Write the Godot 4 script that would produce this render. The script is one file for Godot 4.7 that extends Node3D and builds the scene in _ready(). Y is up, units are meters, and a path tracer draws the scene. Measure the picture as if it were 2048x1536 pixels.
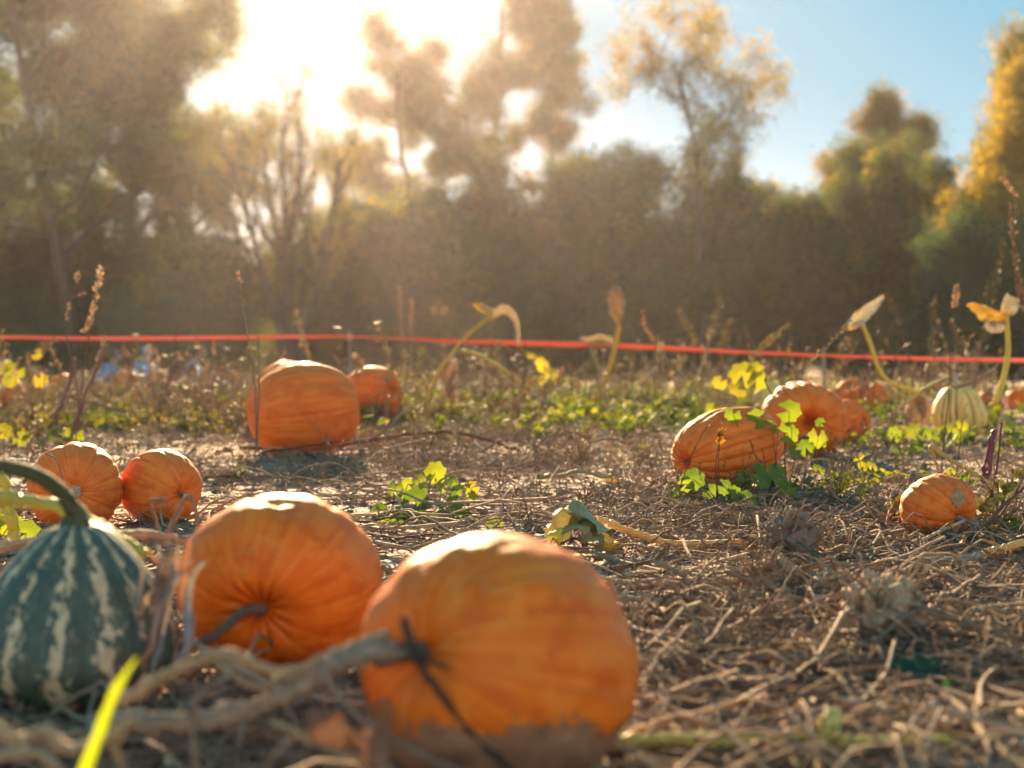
extends Node3D
# A pumpkin field at low autumn sun. Metres, y up; the camera looks along -z from half a metre above the soil.

const EYE := Vector3(0, 0.5, 0)
const SUN_TOWARDS := Vector3(-0.1455, 0.3090, -0.9399)
var rng := RandomNumberGenerator.new()
var taken := {}
var M := {}
var swell := FastNoiseLite.new()
var clod := FastNoiseLite.new()
var crumb := FastNoiseLite.new()


# ---------------------------------------------------------------- geometry helpers
class Geo:
	var v := PackedVector3Array()
	var n := PackedVector3Array()
	var uv := PackedVector2Array()
	var c := PackedColorArray()
	var idx := PackedInt32Array()
	var tint := Color.WHITE

	func vert(p: Vector3, nn: Vector3, t := Vector2.ZERO) -> int:
		v.append(p)
		n.append(nn)
		uv.append(t)
		c.append(tint)
		return v.size() - 1

	func tri(a: int, b: int, d: int) -> void:
		idx.append(a)
		idx.append(b)
		idx.append(d)

	# rows x cols vertices from `first`; the front is where (down the rows) x (along the row) points away
	func quads(first: int, rows: int, cols: int) -> void:
		for i in rows - 1:
			for j in cols - 1:
				var a := first + i * cols + j
				tri(a, a + cols, a + 1)
				tri(a + 1, a + cols, a + cols + 1)

	func tube(pts: Array, radii: Array, sides: int, lobes := 0, deep := 0.0, flat := 1.0) -> void:
		var first := v.size()
		var t: Vector3 = (pts[1] - pts[0]).normalized()
		var u := t.cross(Vector3.UP if absf(t.y) < 0.9 else Vector3.RIGHT).normalized()
		var run := 0.0
		for i in pts.size():
			if i > 0:
				run += pts[i].distance_to(pts[i - 1])
			t = (pts[mini(i + 1, pts.size() - 1)] - pts[maxi(i - 1, 0)]).normalized()
			u = (u - t * u.dot(t)).normalized()
			var w := t.cross(u)
			for j in sides + 1:
				var a := TAU * j / sides
				var r: float = radii[i] * (1.0 - deep * (0.5 + 0.5 * cos(lobes * a))) if lobes else radii[i]
				var d: Vector3 = u * cos(a) + w * sin(a) * flat
				vert(pts[i] + d * r, d.normalized(), Vector2(float(j) / sides, run))
		quads(first, pts.size(), sides + 1)
		for end in 2:
			var row: int = 0 if end == 0 else pts.size() - 1
			if radii[row] < 0.0015:
				continue
			var out: Vector3 = (pts[0] - pts[1] if end == 0 else pts[row] - pts[row - 1]).normalized()
			var mid := vert(pts[row] + out * radii[row] * 0.3, out)
			for j in sides:
				var a := first + row * (sides + 1) + j
				if end == 0:
					tri(mid, a, a + 1)
				else:
					tri(mid, a + 1, a)

	func smooth(seam := 0.0) -> void:
		n.fill(Vector3.ZERO)
		for i in range(0, idx.size(), 3):
			var a := idx[i]
			var b := idx[i + 1]
			var d := idx[i + 2]
			var k := (v[d] - v[a]).cross(v[b] - v[a])
			n[a] += k
			n[b] += k
			n[d] += k
		if seam > 0.0:
			var at := {}
			for i in v.size():
				var key := Vector3i((v[i] / seam).round())
				at[key] = at.get(key, Vector3.ZERO) + n[i]
			for i in v.size():
				n[i] = at[Vector3i((v[i] / seam).round())]
		for i in n.size():
			n[i] = n[i].normalized() if n[i].length_squared() > 0.0 else Vector3.UP

	func lowest() -> float:
		var y := 1e9
		for p in v:
			y = minf(y, p.y)
		return y

	func move(by: Vector3) -> void:
		for i in v.size():
			v[i] += by

	func mesh() -> ArrayMesh:
		var arr := []
		arr.resize(Mesh.ARRAY_MAX)
		arr[Mesh.ARRAY_VERTEX] = v
		arr[Mesh.ARRAY_NORMAL] = n
		arr[Mesh.ARRAY_TEX_UV] = uv
		arr[Mesh.ARRAY_COLOR] = c
		arr[Mesh.ARRAY_INDEX] = idx
		var m := ArrayMesh.new()
		m.add_surface_from_arrays(Mesh.PRIMITIVE_TRIANGLES, arr)
		return m


func numbered(called: String) -> String:
	var k: int = taken.get(called, 0)
	taken[called] = k + 1
	return called if k == 0 else "%s_%03d" % [called, k]


func tag(o: Node3D, label: String, category := "", group := "", kind := "") -> Node3D:
	if label:
		o.set_meta("label", label)
	if category:
		o.set_meta("category", category)
	if group:
		o.set_meta("group", group)
	if kind:
		o.set_meta("kind", kind)
	return o


func thing(called: String, at: Vector3, label: String, category: String, group := "") -> Node3D:
	var o := Node3D.new()
	o.name = numbered(called)
	add_child(o)
	o.position = at
	tag(o, label, category, group)
	return o


func part(called: String, m: Mesh, mat: Material, parent: Node3D, at := Transform3D()) -> MeshInstance3D:
	var o := MeshInstance3D.new()
	o.name = called
	o.mesh = m
	o.material_override = mat
	o.transform = at
	parent.add_child(o, true)
	return o


func lone(called: String, m: Mesh, mat: Material, at: Vector3, label: String, category: String, group := "") -> MeshInstance3D:
	var o := part(numbered(called), m, mat, self, Transform3D(Basis(), at))
	tag(o, label, category, group)
	return o


func mass(called: String, m: Mesh, mat: Material, where: Array, tints: Array, parent: Node3D, label := "") -> MultiMeshInstance3D:
	var mm := MultiMesh.new()
	mm.transform_format = MultiMesh.TRANSFORM_3D
	mm.use_colors = true
	mm.mesh = m
	mm.instance_count = where.size()
	for i in where.size():
		mm.set_instance_transform(i, where[i])
		mm.set_instance_color(i, tints[i])
	var o := MultiMeshInstance3D.new()
	o.name = numbered(called) if parent == self else called
	o.multimesh = mm
	o.material_override = mat
	parent.add_child(o, true)
	tag(o, label, "", "", "stuff")
	return o


func rnd(a: float, b: float) -> float:
	return rng.randf_range(a, b)


func ball() -> Vector3:
	return Vector3(rng.randfn(), rng.randfn(), rng.randfn())


func spin(y: float, tilt := 0.0, roll := 0.0) -> Basis:
	return Basis(Vector3.UP, y) * Basis(Vector3.RIGHT, tilt) * Basis(Vector3.BACK, roll)


# a smooth line through the given points
func curve(pts: Array, sub := 6, wob := 0.0) -> Array:
	var out := []
	for i in pts.size() - 1:
		var a: Vector3 = pts[maxi(i - 1, 0)]
		var d: Vector3 = pts[mini(i + 2, pts.size() - 1)]
		for k in sub:
			out.append(pts[i].cubic_interpolate(pts[i + 1], a, d, float(k) / sub) + ball() * wob)
	out.append(pts[-1])
	return out


func taper(count: int, r0: float, r1: float, rough := 0.0) -> Array:
	var out := []
	for i in count:
		out.append(lerpf(r0, r1, float(i) / (count - 1)) * (1.0 + rnd(-rough, rough)))
	return out


# ---------------------------------------------------------------- the lie of the land
func lie(z: float) -> float:   # level field, a low crest 12 m out, then a fall towards the trees
	var d := -z
	return -1.15 * smoothstep(12.0, 34.0, d) - 0.4 * smoothstep(34.0, 60.0, d)


func soil(x: float, z: float) -> float:
	var lumps := clod.get_noise_2d(x, z)
	var patch := clampf(swell.get_noise_2d(x * 2.3 + 40.0, z * 2.3) * 1.6 + 0.6, 0.15, 1.3)
	return lie(z) + swell.get_noise_2d(x, z) * 0.016 + patch * (0.011 * lumps + 0.008 * absf(lumps) + 0.0035 * crumb.get_noise_2d(x, z))


func on_soil(p: Vector3, up := 0.0) -> Vector3:
	return Vector3(p.x, soil(p.x, p.z) + up, p.z)


# ---------------------------------------------------------------- materials
func grain(w: int, h: int, freq: float, stretch: Vector2, ramp: Array, seed_: int, octaves := 4) -> ImageTexture:
	var fn := FastNoiseLite.new()
	fn.seed = seed_
	fn.frequency = freq
	fn.fractal_octaves = octaves
	var im := Image.create(w, h, false, Image.FORMAT_RGB8)
	for y in h:
		for x in w:
			# wraps round in x so that skins have no seam
			var a := TAU * x / w
			var r := w / TAU
			var k := clampf(fn.get_noise_3d(cos(a) * r * stretch.x, sin(a) * r * stretch.x, y * stretch.y) * 0.75 + 0.5, 0.0, 0.9999) * (ramp.size() - 1)
			var i := int(k)
			im.set_pixel(x, y, ramp[i].lerp(ramp[i + 1], k - i))
	return ImageTexture.create_from_image(im)


func srgb(r: float, g: float, b: float) -> Color:
	return Color(r, g, b).linear_to_srgb()


func mat(called: String, color: Color, rough: float, tex: Texture2D = null) -> StandardMaterial3D:
	var m := StandardMaterial3D.new()
	m.resource_name = called
	m.albedo_color = color
	m.roughness = rough
	m.albedo_texture = tex
	m.vertex_color_use_as_albedo = true
	M[called] = m
	return m


func triplanar(m: StandardMaterial3D, scale_: float, world := false) -> void:
	m.uv1_triplanar = true
	m.uv1_world_triplanar = world
	m.uv1_scale = Vector3.ONE * scale_


func bumps(freq: float, seed_: int, cell := false) -> NoiseTexture2D:
	var t := NoiseTexture2D.new()
	var fn := FastNoiseLite.new()
	fn.seed = seed_
	fn.frequency = freq
	fn.fractal_octaves = 5
	if cell:
		fn.noise_type = FastNoiseLite.TYPE_CELLULAR
	t.noise = fn
	t.width = 512
	t.height = 512
	t.seamless = true
	return t


func materials() -> void:
	var m: StandardMaterial3D
	var fine := bumps(0.03, 5)
	# pumpkin skins: the streaks run from stem to blossom end
	m = mat("hazed_pumpkin_skin", Color.WHITE, 0.58, rind(15, [srgb(0.55, 0.092, 0.008), srgb(0.67, 0.132, 0.013), srgb(0.71, 0.155, 0.017), srgb(0.73, 0.20, 0.03)]))  # paler copy of the skin below for farther pumpkins: haze painted into the colour
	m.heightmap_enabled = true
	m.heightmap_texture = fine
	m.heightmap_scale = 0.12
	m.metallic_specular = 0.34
	m = mat("pumpkin_skin", Color.WHITE, 0.48, rind(11, [srgb(0.56, 0.092, 0.004), srgb(0.67, 0.132, 0.006), srgb(0.71, 0.155, 0.008), srgb(0.74, 0.20, 0.016)]))
	m.heightmap_enabled = true
	m.heightmap_texture = fine
	m.heightmap_scale = 0.12
	m.metallic_specular = 0.32
	m.uv1_scale = Vector3(1, 1, 1)
	m = mat("squash_skin", Color.WHITE, 0.55, striped())
	m = mat("pale_squash_skin", Color.WHITE, 0.5, grain(256, 256, 0.04, Vector2(1.5, 0.3), [srgb(0.62, 0.35, 0.07), srgb(0.72, 0.44, 0.11), srgb(0.78, 0.52, 0.17)], 13))
	m = mat("corky_scar", Color.WHITE, 0.9, grain(128, 128, 0.09, Vector2(1, 1), [srgb(0.22, 0.15, 0.09), srgb(0.42, 0.32, 0.22), srgb(0.55, 0.46, 0.36)], 14))
	triplanar(m, 12.0)
	# soil
	m = mat("field_soil", Color.WHITE, 0.95, grain(1024, 1024, 0.02, Vector2(1, 1), [srgb(0.18, 0.115, 0.085), srgb(0.32, 0.215, 0.16), srgb(0.44, 0.31, 0.235), srgb(0.56, 0.42, 0.32)], 21, 6))
	triplanar(m, 1.3)
	m.heightmap_enabled = true
	m.heightmap_texture = bumps(0.04, 22)
	m.heightmap_scale = 0.5
	# dry stems, twigs and bark
	m = mat("dry_stem", Color.WHITE, 0.8, grain(64, 256, 0.08, Vector2(1.8, 0.35), [srgb(0.42, 0.37, 0.32), srgb(0.90, 0.86, 0.80), srgb(1, 0.99, 0.96)], 31))
	m.backlight_enabled = true
	m.backlight = Color(0.55, 0.48, 0.40)
	m.uv1_scale = Vector3(1, 4, 1)
	m.heightmap_enabled = true
	m.heightmap_texture = fine
	m.heightmap_scale = 0.35
	m = mat("green_stem", Color.WHITE, 0.55, grain(64, 256, 0.06, Vector2(1.8, 0.3), [srgb(0.7, 0.68, 0.55), srgb(0.95, 0.95, 0.9), srgb(1, 1, 1)], 32))
	m.uv1_scale = Vector3(1, 3, 1)
	m.backlight_enabled = true
	m.backlight = Color(0.55, 0.55, 0.3)
	m = mat("bark", Color.WHITE, 0.95, grain(128, 256, 0.05, Vector2(2, 0.4), [srgb(0.03, 0.024, 0.018), srgb(0.07, 0.055, 0.042), srgb(0.13, 0.105, 0.08)], 33))
	m.uv1_scale = Vector3(3, 0.6, 1)
	# leaves
	m = mat("live_leaf", Color.WHITE, 0.75)
	m.backlight_enabled = true
	m.backlight = Color(1.0, 1.0, 0.6)
	m = mat("tree_leaf", Color.WHITE, 0.8)
	m.backlight_enabled = true
	m.backlight = Color(1.0, 0.97, 0.75)
	m = mat("dead_leaf", Color.WHITE, 0.75, grain(128, 128, 0.05, Vector2(1, 1), [srgb(0.55, 0.5, 0.42), srgb(0.9, 0.88, 0.82), srgb(1, 1, 1)], 34))
	triplanar(m, 9.0)
	m.backlight_enabled = true
	m.backlight = Color(0.6, 0.56, 0.45)
	m = mat("barrier_tape", srgb(0.84, 0.36, 0.25), 0.75)
	m.backlight_enabled = true
	m.backlight = Color(0.82, 0.58, 0.50)
	m = mat("weathered_wood", Color.WHITE, 0.9, grain(64, 256, 0.06, Vector2(2, 0.3), [srgb(0.14, 0.12, 0.10), srgb(0.28, 0.25, 0.22), srgb(0.36, 0.33, 0.3)], 35))
	m = mat("cloth", Color.WHITE, 0.9)
	m.rim_enabled = true
	m.rim = 0.3


# orange rind: streaks along the ribs, dull blotches, small corky scratches and specks
func rind(seed_: int, ramp: Array) -> ImageTexture:
	var fn := FastNoiseLite.new()
	fn.seed = seed_
	fn.frequency = 0.03
	fn.fractal_octaves = 4
	var w := 1024
	var im := Image.create(w, 512, false, Image.FORMAT_RGB8)
	for y in 512:
		for x in w:
			var a := TAU * x / w
			var cx := cos(a) * 163.0
			var cz := sin(a) * 163.0
			var k := clampf(fn.get_noise_3d(cx * 1.7, y * 0.12, cz * 1.7) * 0.75 + 0.5, 0.0, 0.9999) * (ramp.size() - 1)
			var i := int(k)
			var c: Color = ramp[i].lerp(ramp[i + 1], k - i)
			var blotch := fn.get_noise_3d(cx * 0.45 + 700.0, y * 0.5, cz * 0.45)
			c = c.lerp(ramp[0], smoothstep(0.12, 0.5, blotch) * 0.7).lerp(ramp[3], smoothstep(0.15, 0.5, -blotch) * 0.6)
			var speck := fn.get_noise_3d(cx * 6.0, y * 6.0 + 900.0, cz * 6.0)
			var scratch := fn.get_noise_3d(cx * 0.9, y * 5.0 - 500.0, cz * 0.9) + 0.35 * fn.get_noise_3d(cx * 0.3, y * 0.3 + 3000.0, cz * 0.3)
			c = c.lerp(srgb(0.42, 0.27, 0.14), maxf(smoothstep(0.44, 0.52, speck) * 0.6, smoothstep(0.52, 0.58, scratch) * 0.7))
			im.set_pixel(x, y, c)
	return ImageTexture.create_from_image(im)


# dark green skin with broken cream stripes, as print on the rind
func striped() -> ImageTexture:
	var fn := FastNoiseLite.new()
	fn.seed = 41
	fn.frequency = 0.03
	fn.fractal_octaves = 4
	var im := Image.create(1024, 512, false, Image.FORMAT_RGB8)
	var stripes := 13
	for y in 512:
		for x in 1024:
			var a := TAU * x / 1024.0
			var u := x / 1024.0 * stripes
			var wave := fn.get_noise_3d(cos(a) * 60.0, sin(a) * 60.0, y * 0.5) * 0.15
			var off := absf(fposmod(u + wave, 1.0) - 0.5)
			var big := 1.0 if int(floor(u + wave)) % 2 == 0 else 0.7
			var rag := fn.get_noise_3d(cos(a) * 330.0, sin(a) * 330.0, y * 1.1)
			var wide := (0.13 + 0.12 * fn.get_noise_2d(floor(u + wave) * 91.0, y * 0.55) + 0.42 * rag) * big
			var cream := smoothstep(0.0, 0.03, wide - off)
			var fleck := smoothstep(0.28, 0.36, fn.get_noise_3d(cos(a) * 700.0, sin(a) * 700.0, y * 2.2)) * 0.8 * smoothstep(0.5, 0.15, off)
			var dark := Color(0.030, 0.050, 0.034).lerp(Color(0.055, 0.082, 0.054), clampf(rag + 0.5, 0, 1))
			var pale := Color(0.52, 0.41, 0.24).lerp(Color(0.38, 0.28, 0.16), clampf(fn.get_noise_3d(cos(a) * 200.0, sin(a) * 200.0, y) + 0.4, 0, 1))
			im.set_pixel(x, y, dark.lerp(pale, maxf(cream, fleck)).linear_to_srgb())
	return ImageTexture.create_from_image(im)


# ---------------------------------------------------------------- camera, sky, sun
func light_and_lens() -> void:
	var cam := Camera3D.new()
	cam.name = "camera"
	add_child(cam)
	cam.position = EYE
	cam.rotation_degrees.x = -2.199
	var lens := CameraAttributesPhysical.new()
	lens.frustum_focal_length = 43.953
	lens.frustum_focus_distance = 3.4
	lens.frustum_near = 0.05
	lens.frustum_far = 1500.0
	lens.exposure_aperture = 2.5
	cam.attributes = lens
	cam.current = true

	var env := Environment.new()
	env.background_mode = Environment.BG_SKY
	env.sky = Sky.new()
	var pano := PanoramaSkyMaterial.new()
	pano.panorama = evening_sky()
	env.sky.sky_material = pano
	env.tonemap_mode = Environment.TONE_MAPPER_LINEAR
	env.tonemap_exposure = 4.9
	env.volumetric_fog_enabled = true
	env.volumetric_fog_density = 0.00032
	env.volumetric_fog_albedo = Color(0.98, 0.94, 1.0)
	env.volumetric_fog_anisotropy = 0.72
	env.sdfgi_enabled = true
	env.ssao_enabled = true
	env.ssil_enabled = true
	var we := WorldEnvironment.new()
	we.name = "world_environment"
	we.environment = env
	add_child(we)

	var sun := DirectionalLight3D.new()
	sun.name = "sun"
	add_child(sun)
	sun.look_at_from_position(Vector3.ZERO, -SUN_TOWARDS)
	sun.light_energy = 1.6
	sun.light_color = Color(1.0, 0.85, 0.64)
	sun.light_angular_distance = 0.6
	sun.shadow_enabled = true


func evening_sky() -> ImageTexture:
	var w := 512
	var h := 256
	var im := Image.create(w, h, false, Image.FORMAT_RGBF)
	var s := SUN_TOWARDS.normalized()
	for y in h:
		var el := (0.5 - (y + 0.5) / h) * PI
		for x in w:
			var az := (x + 0.5) / w * TAU
			var d := Vector3(sin(az) * cos(el), sin(el), -cos(az) * cos(el))
			var up := clampf(d.y, 0.0, 1.0)
			var ang := rad_to_deg(d.angle_to(s))
			var c := Color(0.018, 0.102, 0.146).lerp(Color(0.016, 0.092, 0.14), pow(up, 0.5))
			# a pale warm band along the horizon, brighter again opposite the sun
			var band := 0.34 * exp(-rad_to_deg(el) / 2.8) + 0.40 * exp(-rad_to_deg(el) / 32.0) * clampf(-d.dot(s), 0.0, 1.0)
			c = Color(c.r + band, c.g + band * 0.80, c.b + band * 0.60)
			c = c.lerp(Color(0.24, 0.195, 0.13), exp(-pow(ang / 9.0, 2.0)) * 0.92 + 0.22 * exp(-ang / 9.0) * (1.0 - exp(-pow(ang / 9.0, 2.0))))
			if d.y < 0.0:
				c = Color(0.16, 0.14, 0.12)
			im.set_pixel(x, y, c)
	return ImageTexture.create_from_image(im)


# ---------------------------------------------------------------- ground
func ground() -> void:
	swell.seed = 3
	swell.frequency = 0.55
	swell.fractal_octaves = 2
	clod.seed = 4
	clod.frequency = 3.2
	clod.fractal_octaves = 4
	clod.fractal_gain = 0.55
	crumb.seed = 6
	crumb.frequency = 45.0
	crumb.fractal_octaves = 2
	var rows := 640
	var cols := 460
	var g := Geo.new()
	for i in rows:
		var d := 0.55 * pow(40.0 / 0.55, float(i) / (rows - 1))
		for j in cols:
			var x := (2.0 * j / (cols - 1) - 1.0) * (d * 0.5 + 0.5)
			g.vert(Vector3(x, soil(x, -d), -d), Vector3.UP, Vector2(x, d))
	g.quads(0, rows, cols)
	g.smooth()
	tag(part("field_ground", g.mesh(), M.field_soil, self), "", "", "", "structure")
	var far := Geo.new()
	var zs := [60.0, 20.0, 4.0, 0.0, -4.0, -8.0, -12.0, -16.0, -22.0, -28.0, -34.0, -42.0, -50.0, -60.0, -90.0, -160.0, -400.0]
	for z in zs:
		for j in 9:
			far.vert(Vector3((j - 4) * 100.0, lie(z) - 0.12, z), Vector3.UP)
	far.quads(0, zs.size(), 9)
	far.smooth()
	tag(part("terrain", far.mesh(), M.field_soil, self), "", "", "", "structure")


# ---------------------------------------------------------------- pumpkins
# axis: where the stem end points. o: ribs, deep, dip, neck (narrower top), skin, dirt
func pumpkin(called: String, at: Vector3, across: float, along: float, axis: Vector3, o: Dictionary) -> Node3D:
	var root := thing(called, on_soil(at), o.label, o.get("category", "pumpkin"), o.get("group", ""))
	var g := Geo.new()
	var ribs: int = o.get("ribs", 14)
	var deep: float = o.get("deep", 0.05)
	var dip: float = o.get("dip", 0.16)
	var neck: float = o.get("neck", 0.0)
	var dirt: float = o.get("dirt", -9.0)
	var sd: float = o.get("seed", 1.0)
	var nu := ribs * 12
	var nv := 72
	var turn := Basis(Quaternion(Vector3.UP, axis.normalized())) * Basis(Vector3.UP, sd * 1.7)
	var lump := FastNoiseLite.new()
	lump.seed = int(sd * 13.0)
	lump.frequency = 1.1
	for i in nv + 1:
		var t := PI * i / nv
		var s := pow(sin(t), lerpf(0.86, 1.0, o.get("round", 0.0))) if i > 0 and i < nv else 0.0
		var y := signf(cos(t)) * pow(absf(cos(t)), lerpf(0.92, 1.0, o.get("round", 0.0)))
		var narrow := 1.0 - neck * smoothstep(-0.5, 1.0, y)
		for j in nu + 1:
			var a := TAU * j / nu
			var k := ribs * (a + 0.10 * sin(2.0 * a + sd) + 0.06 * sin(5.0 * a + sd * 2.0)) / 2.0
			var c := absf(sin(k))
			var vary := 0.75 + 0.5 * absf(sin(a * 3.3 + sd * 5.0))
			var rib := 1.0 - deep * vary * pow(1.0 - c, 2.2) * smoothstep(0.0, 0.5, s) + deep * 0.35 * (c - 0.6)
			var r := across * s * narrow * rib
			var q := r / across
			var yy := along * (y - dip * exp(-pow(q / 0.26, 2.0)) * signf(y) * (1.0 + 0.5 * (1.0 - c)))
			var p := Vector3(cos(a) * r, yy, sin(a) * r)
			p *= 1.0 + 0.05 * lump.get_noise_3dv(p / across + Vector3.ONE * sd)
			g.vert(turn * p, Vector3.UP, Vector2(float(j) / nu, float(i) / nv))
	# rows run from the stem end to the blossom end
	g.quads(0, nv + 1, nu + 1)
	if o.get("squat", 1.0) != 1.0:
		for i in g.v.size():
			g.v[i].y *= o.squat
	g.smooth(0.0004)
	var low := g.lowest()
	g.move(Vector3(0, -low - o.get("sink", 0.012), 0))
	part("skin", g.mesh(), M[o.get("skin", "pumpkin_skin")], root)
	if dirt > -9.0:
		mud(root, g, dirt)
	root.set_meta("turn", turn)
	root.set_meta("centre", Vector3(0, -low - o.get("sink", 0.012), 0))
	if o.has("stem"):   # points in metres from the stem end, in the field's own axes
		var tip := stem_end(root, along * (1.0 - dip * 1.2), o.get("squat", 1.0))
		stalk(root, tip, axis.normalized(), o.stem, o.get("stem_r", 0.011), o.get("stem_tint", Color(0.2, 0.17, 0.14)))
	if o.has("scar"):
		var end: Vector3 = root.get_meta("centre") - turn.y * along * (1.0 - dip * 1.25) * Vector3(1, o.get("squat", 1.0), 1)
		scar(root, end, -turn.y, o.scar)
	root.remove_meta("turn")
	root.remove_meta("centre")
	return root


# soil caked on the underside where the fruit lay, a thin crust with a ragged edge
func mud(root: Node3D, skin: Geo, high: float) -> void:
	var f := FastNoiseLite.new()
	f.seed = 77
	f.frequency = 10.0
	f.fractal_octaves = 4
	var g := Geo.new()
	g.tint = Color(0.62, 0.44, 0.32)
	var made := {}
	for i in range(0, skin.idx.size(), 3):
		var c := (skin.v[skin.idx[i]] + skin.v[skin.idx[i + 1]] + skin.v[skin.idx[i + 2]]) / 3.0
		if c.y - high + 0.04 * f.get_noise_3dv(c) + 0.03 * f.get_noise_3dv(c * 7.0) > 0.0:
			continue
		for k in 3:
			var q := skin.idx[i + k]
			if not made.has(q):
				made[q] = g.vert(skin.v[q] + skin.n[q] * (0.0007 + 0.001 * absf(f.get_noise_3dv(skin.v[q] * 9.0))), skin.n[q])
			g.idx.append(made[q])
	if g.v.size():
		g.smooth(0.0002)
		part("mud_crust", g.mesh(), M.field_soil, root)


func stem_end(root: Node3D, far: float, squat: float) -> Vector3:
	return root.get_meta("centre") + root.get_meta("turn").y * far * Vector3(1, squat, 1)


func stalk(root: Node3D, tip: Vector3, axis: Vector3, bends: Array, r: float, tint: Color) -> void:
	var pts := [tip - axis * 0.012, tip + axis * 0.012]
	for b in bends:
		pts.append(tip + b)
	pts = curve(pts, 6)
	var radii := []
	for i in pts.size():
		var k := float(i) / (pts.size() - 1)
		radii.append(r * (1.0 + 1.5 * exp(-k * 9.0)) * (1.0 - 0.2 * k) * (1.0 + 0.06 * sin(i * 2.1)))
	var g := Geo.new()
	g.tint = tint
	g.tube(pts, radii, 20, 5, 0.34)
	g.smooth(0.0002)
	part("stem", g.mesh(), M.dry_stem, root)


func scar(root: Node3D, at: Vector3, axis: Vector3, r: float) -> void:
	var g := Geo.new()
	var b := Basis(Quaternion(Vector3.UP, axis))
	g.tint = Color(0.85, 0.82, 0.75)
	var rings := [[0.0, 0.006], [0.16, 0.010], [0.3, 0.006], [0.75, 0.009], [0.95, 0.006], [1.05, -0.006]]
	for q in rings:
		for j in 25:
			var a := TAU * j / 24.0
			var k: float = q[0] * r * (1.0 + 0.10 * sin(a * 5.0) + 0.05 * sin(a * 9.0 + 1.0))
			g.vert(at + b * Vector3(cos(a) * k, q[1], sin(a) * k), axis)
	g.quads(0, rings.size(), 25)
	g.smooth(0.0002)
	part("blossom_scar", g.mesh(), M.corky_scar, root)


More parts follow.
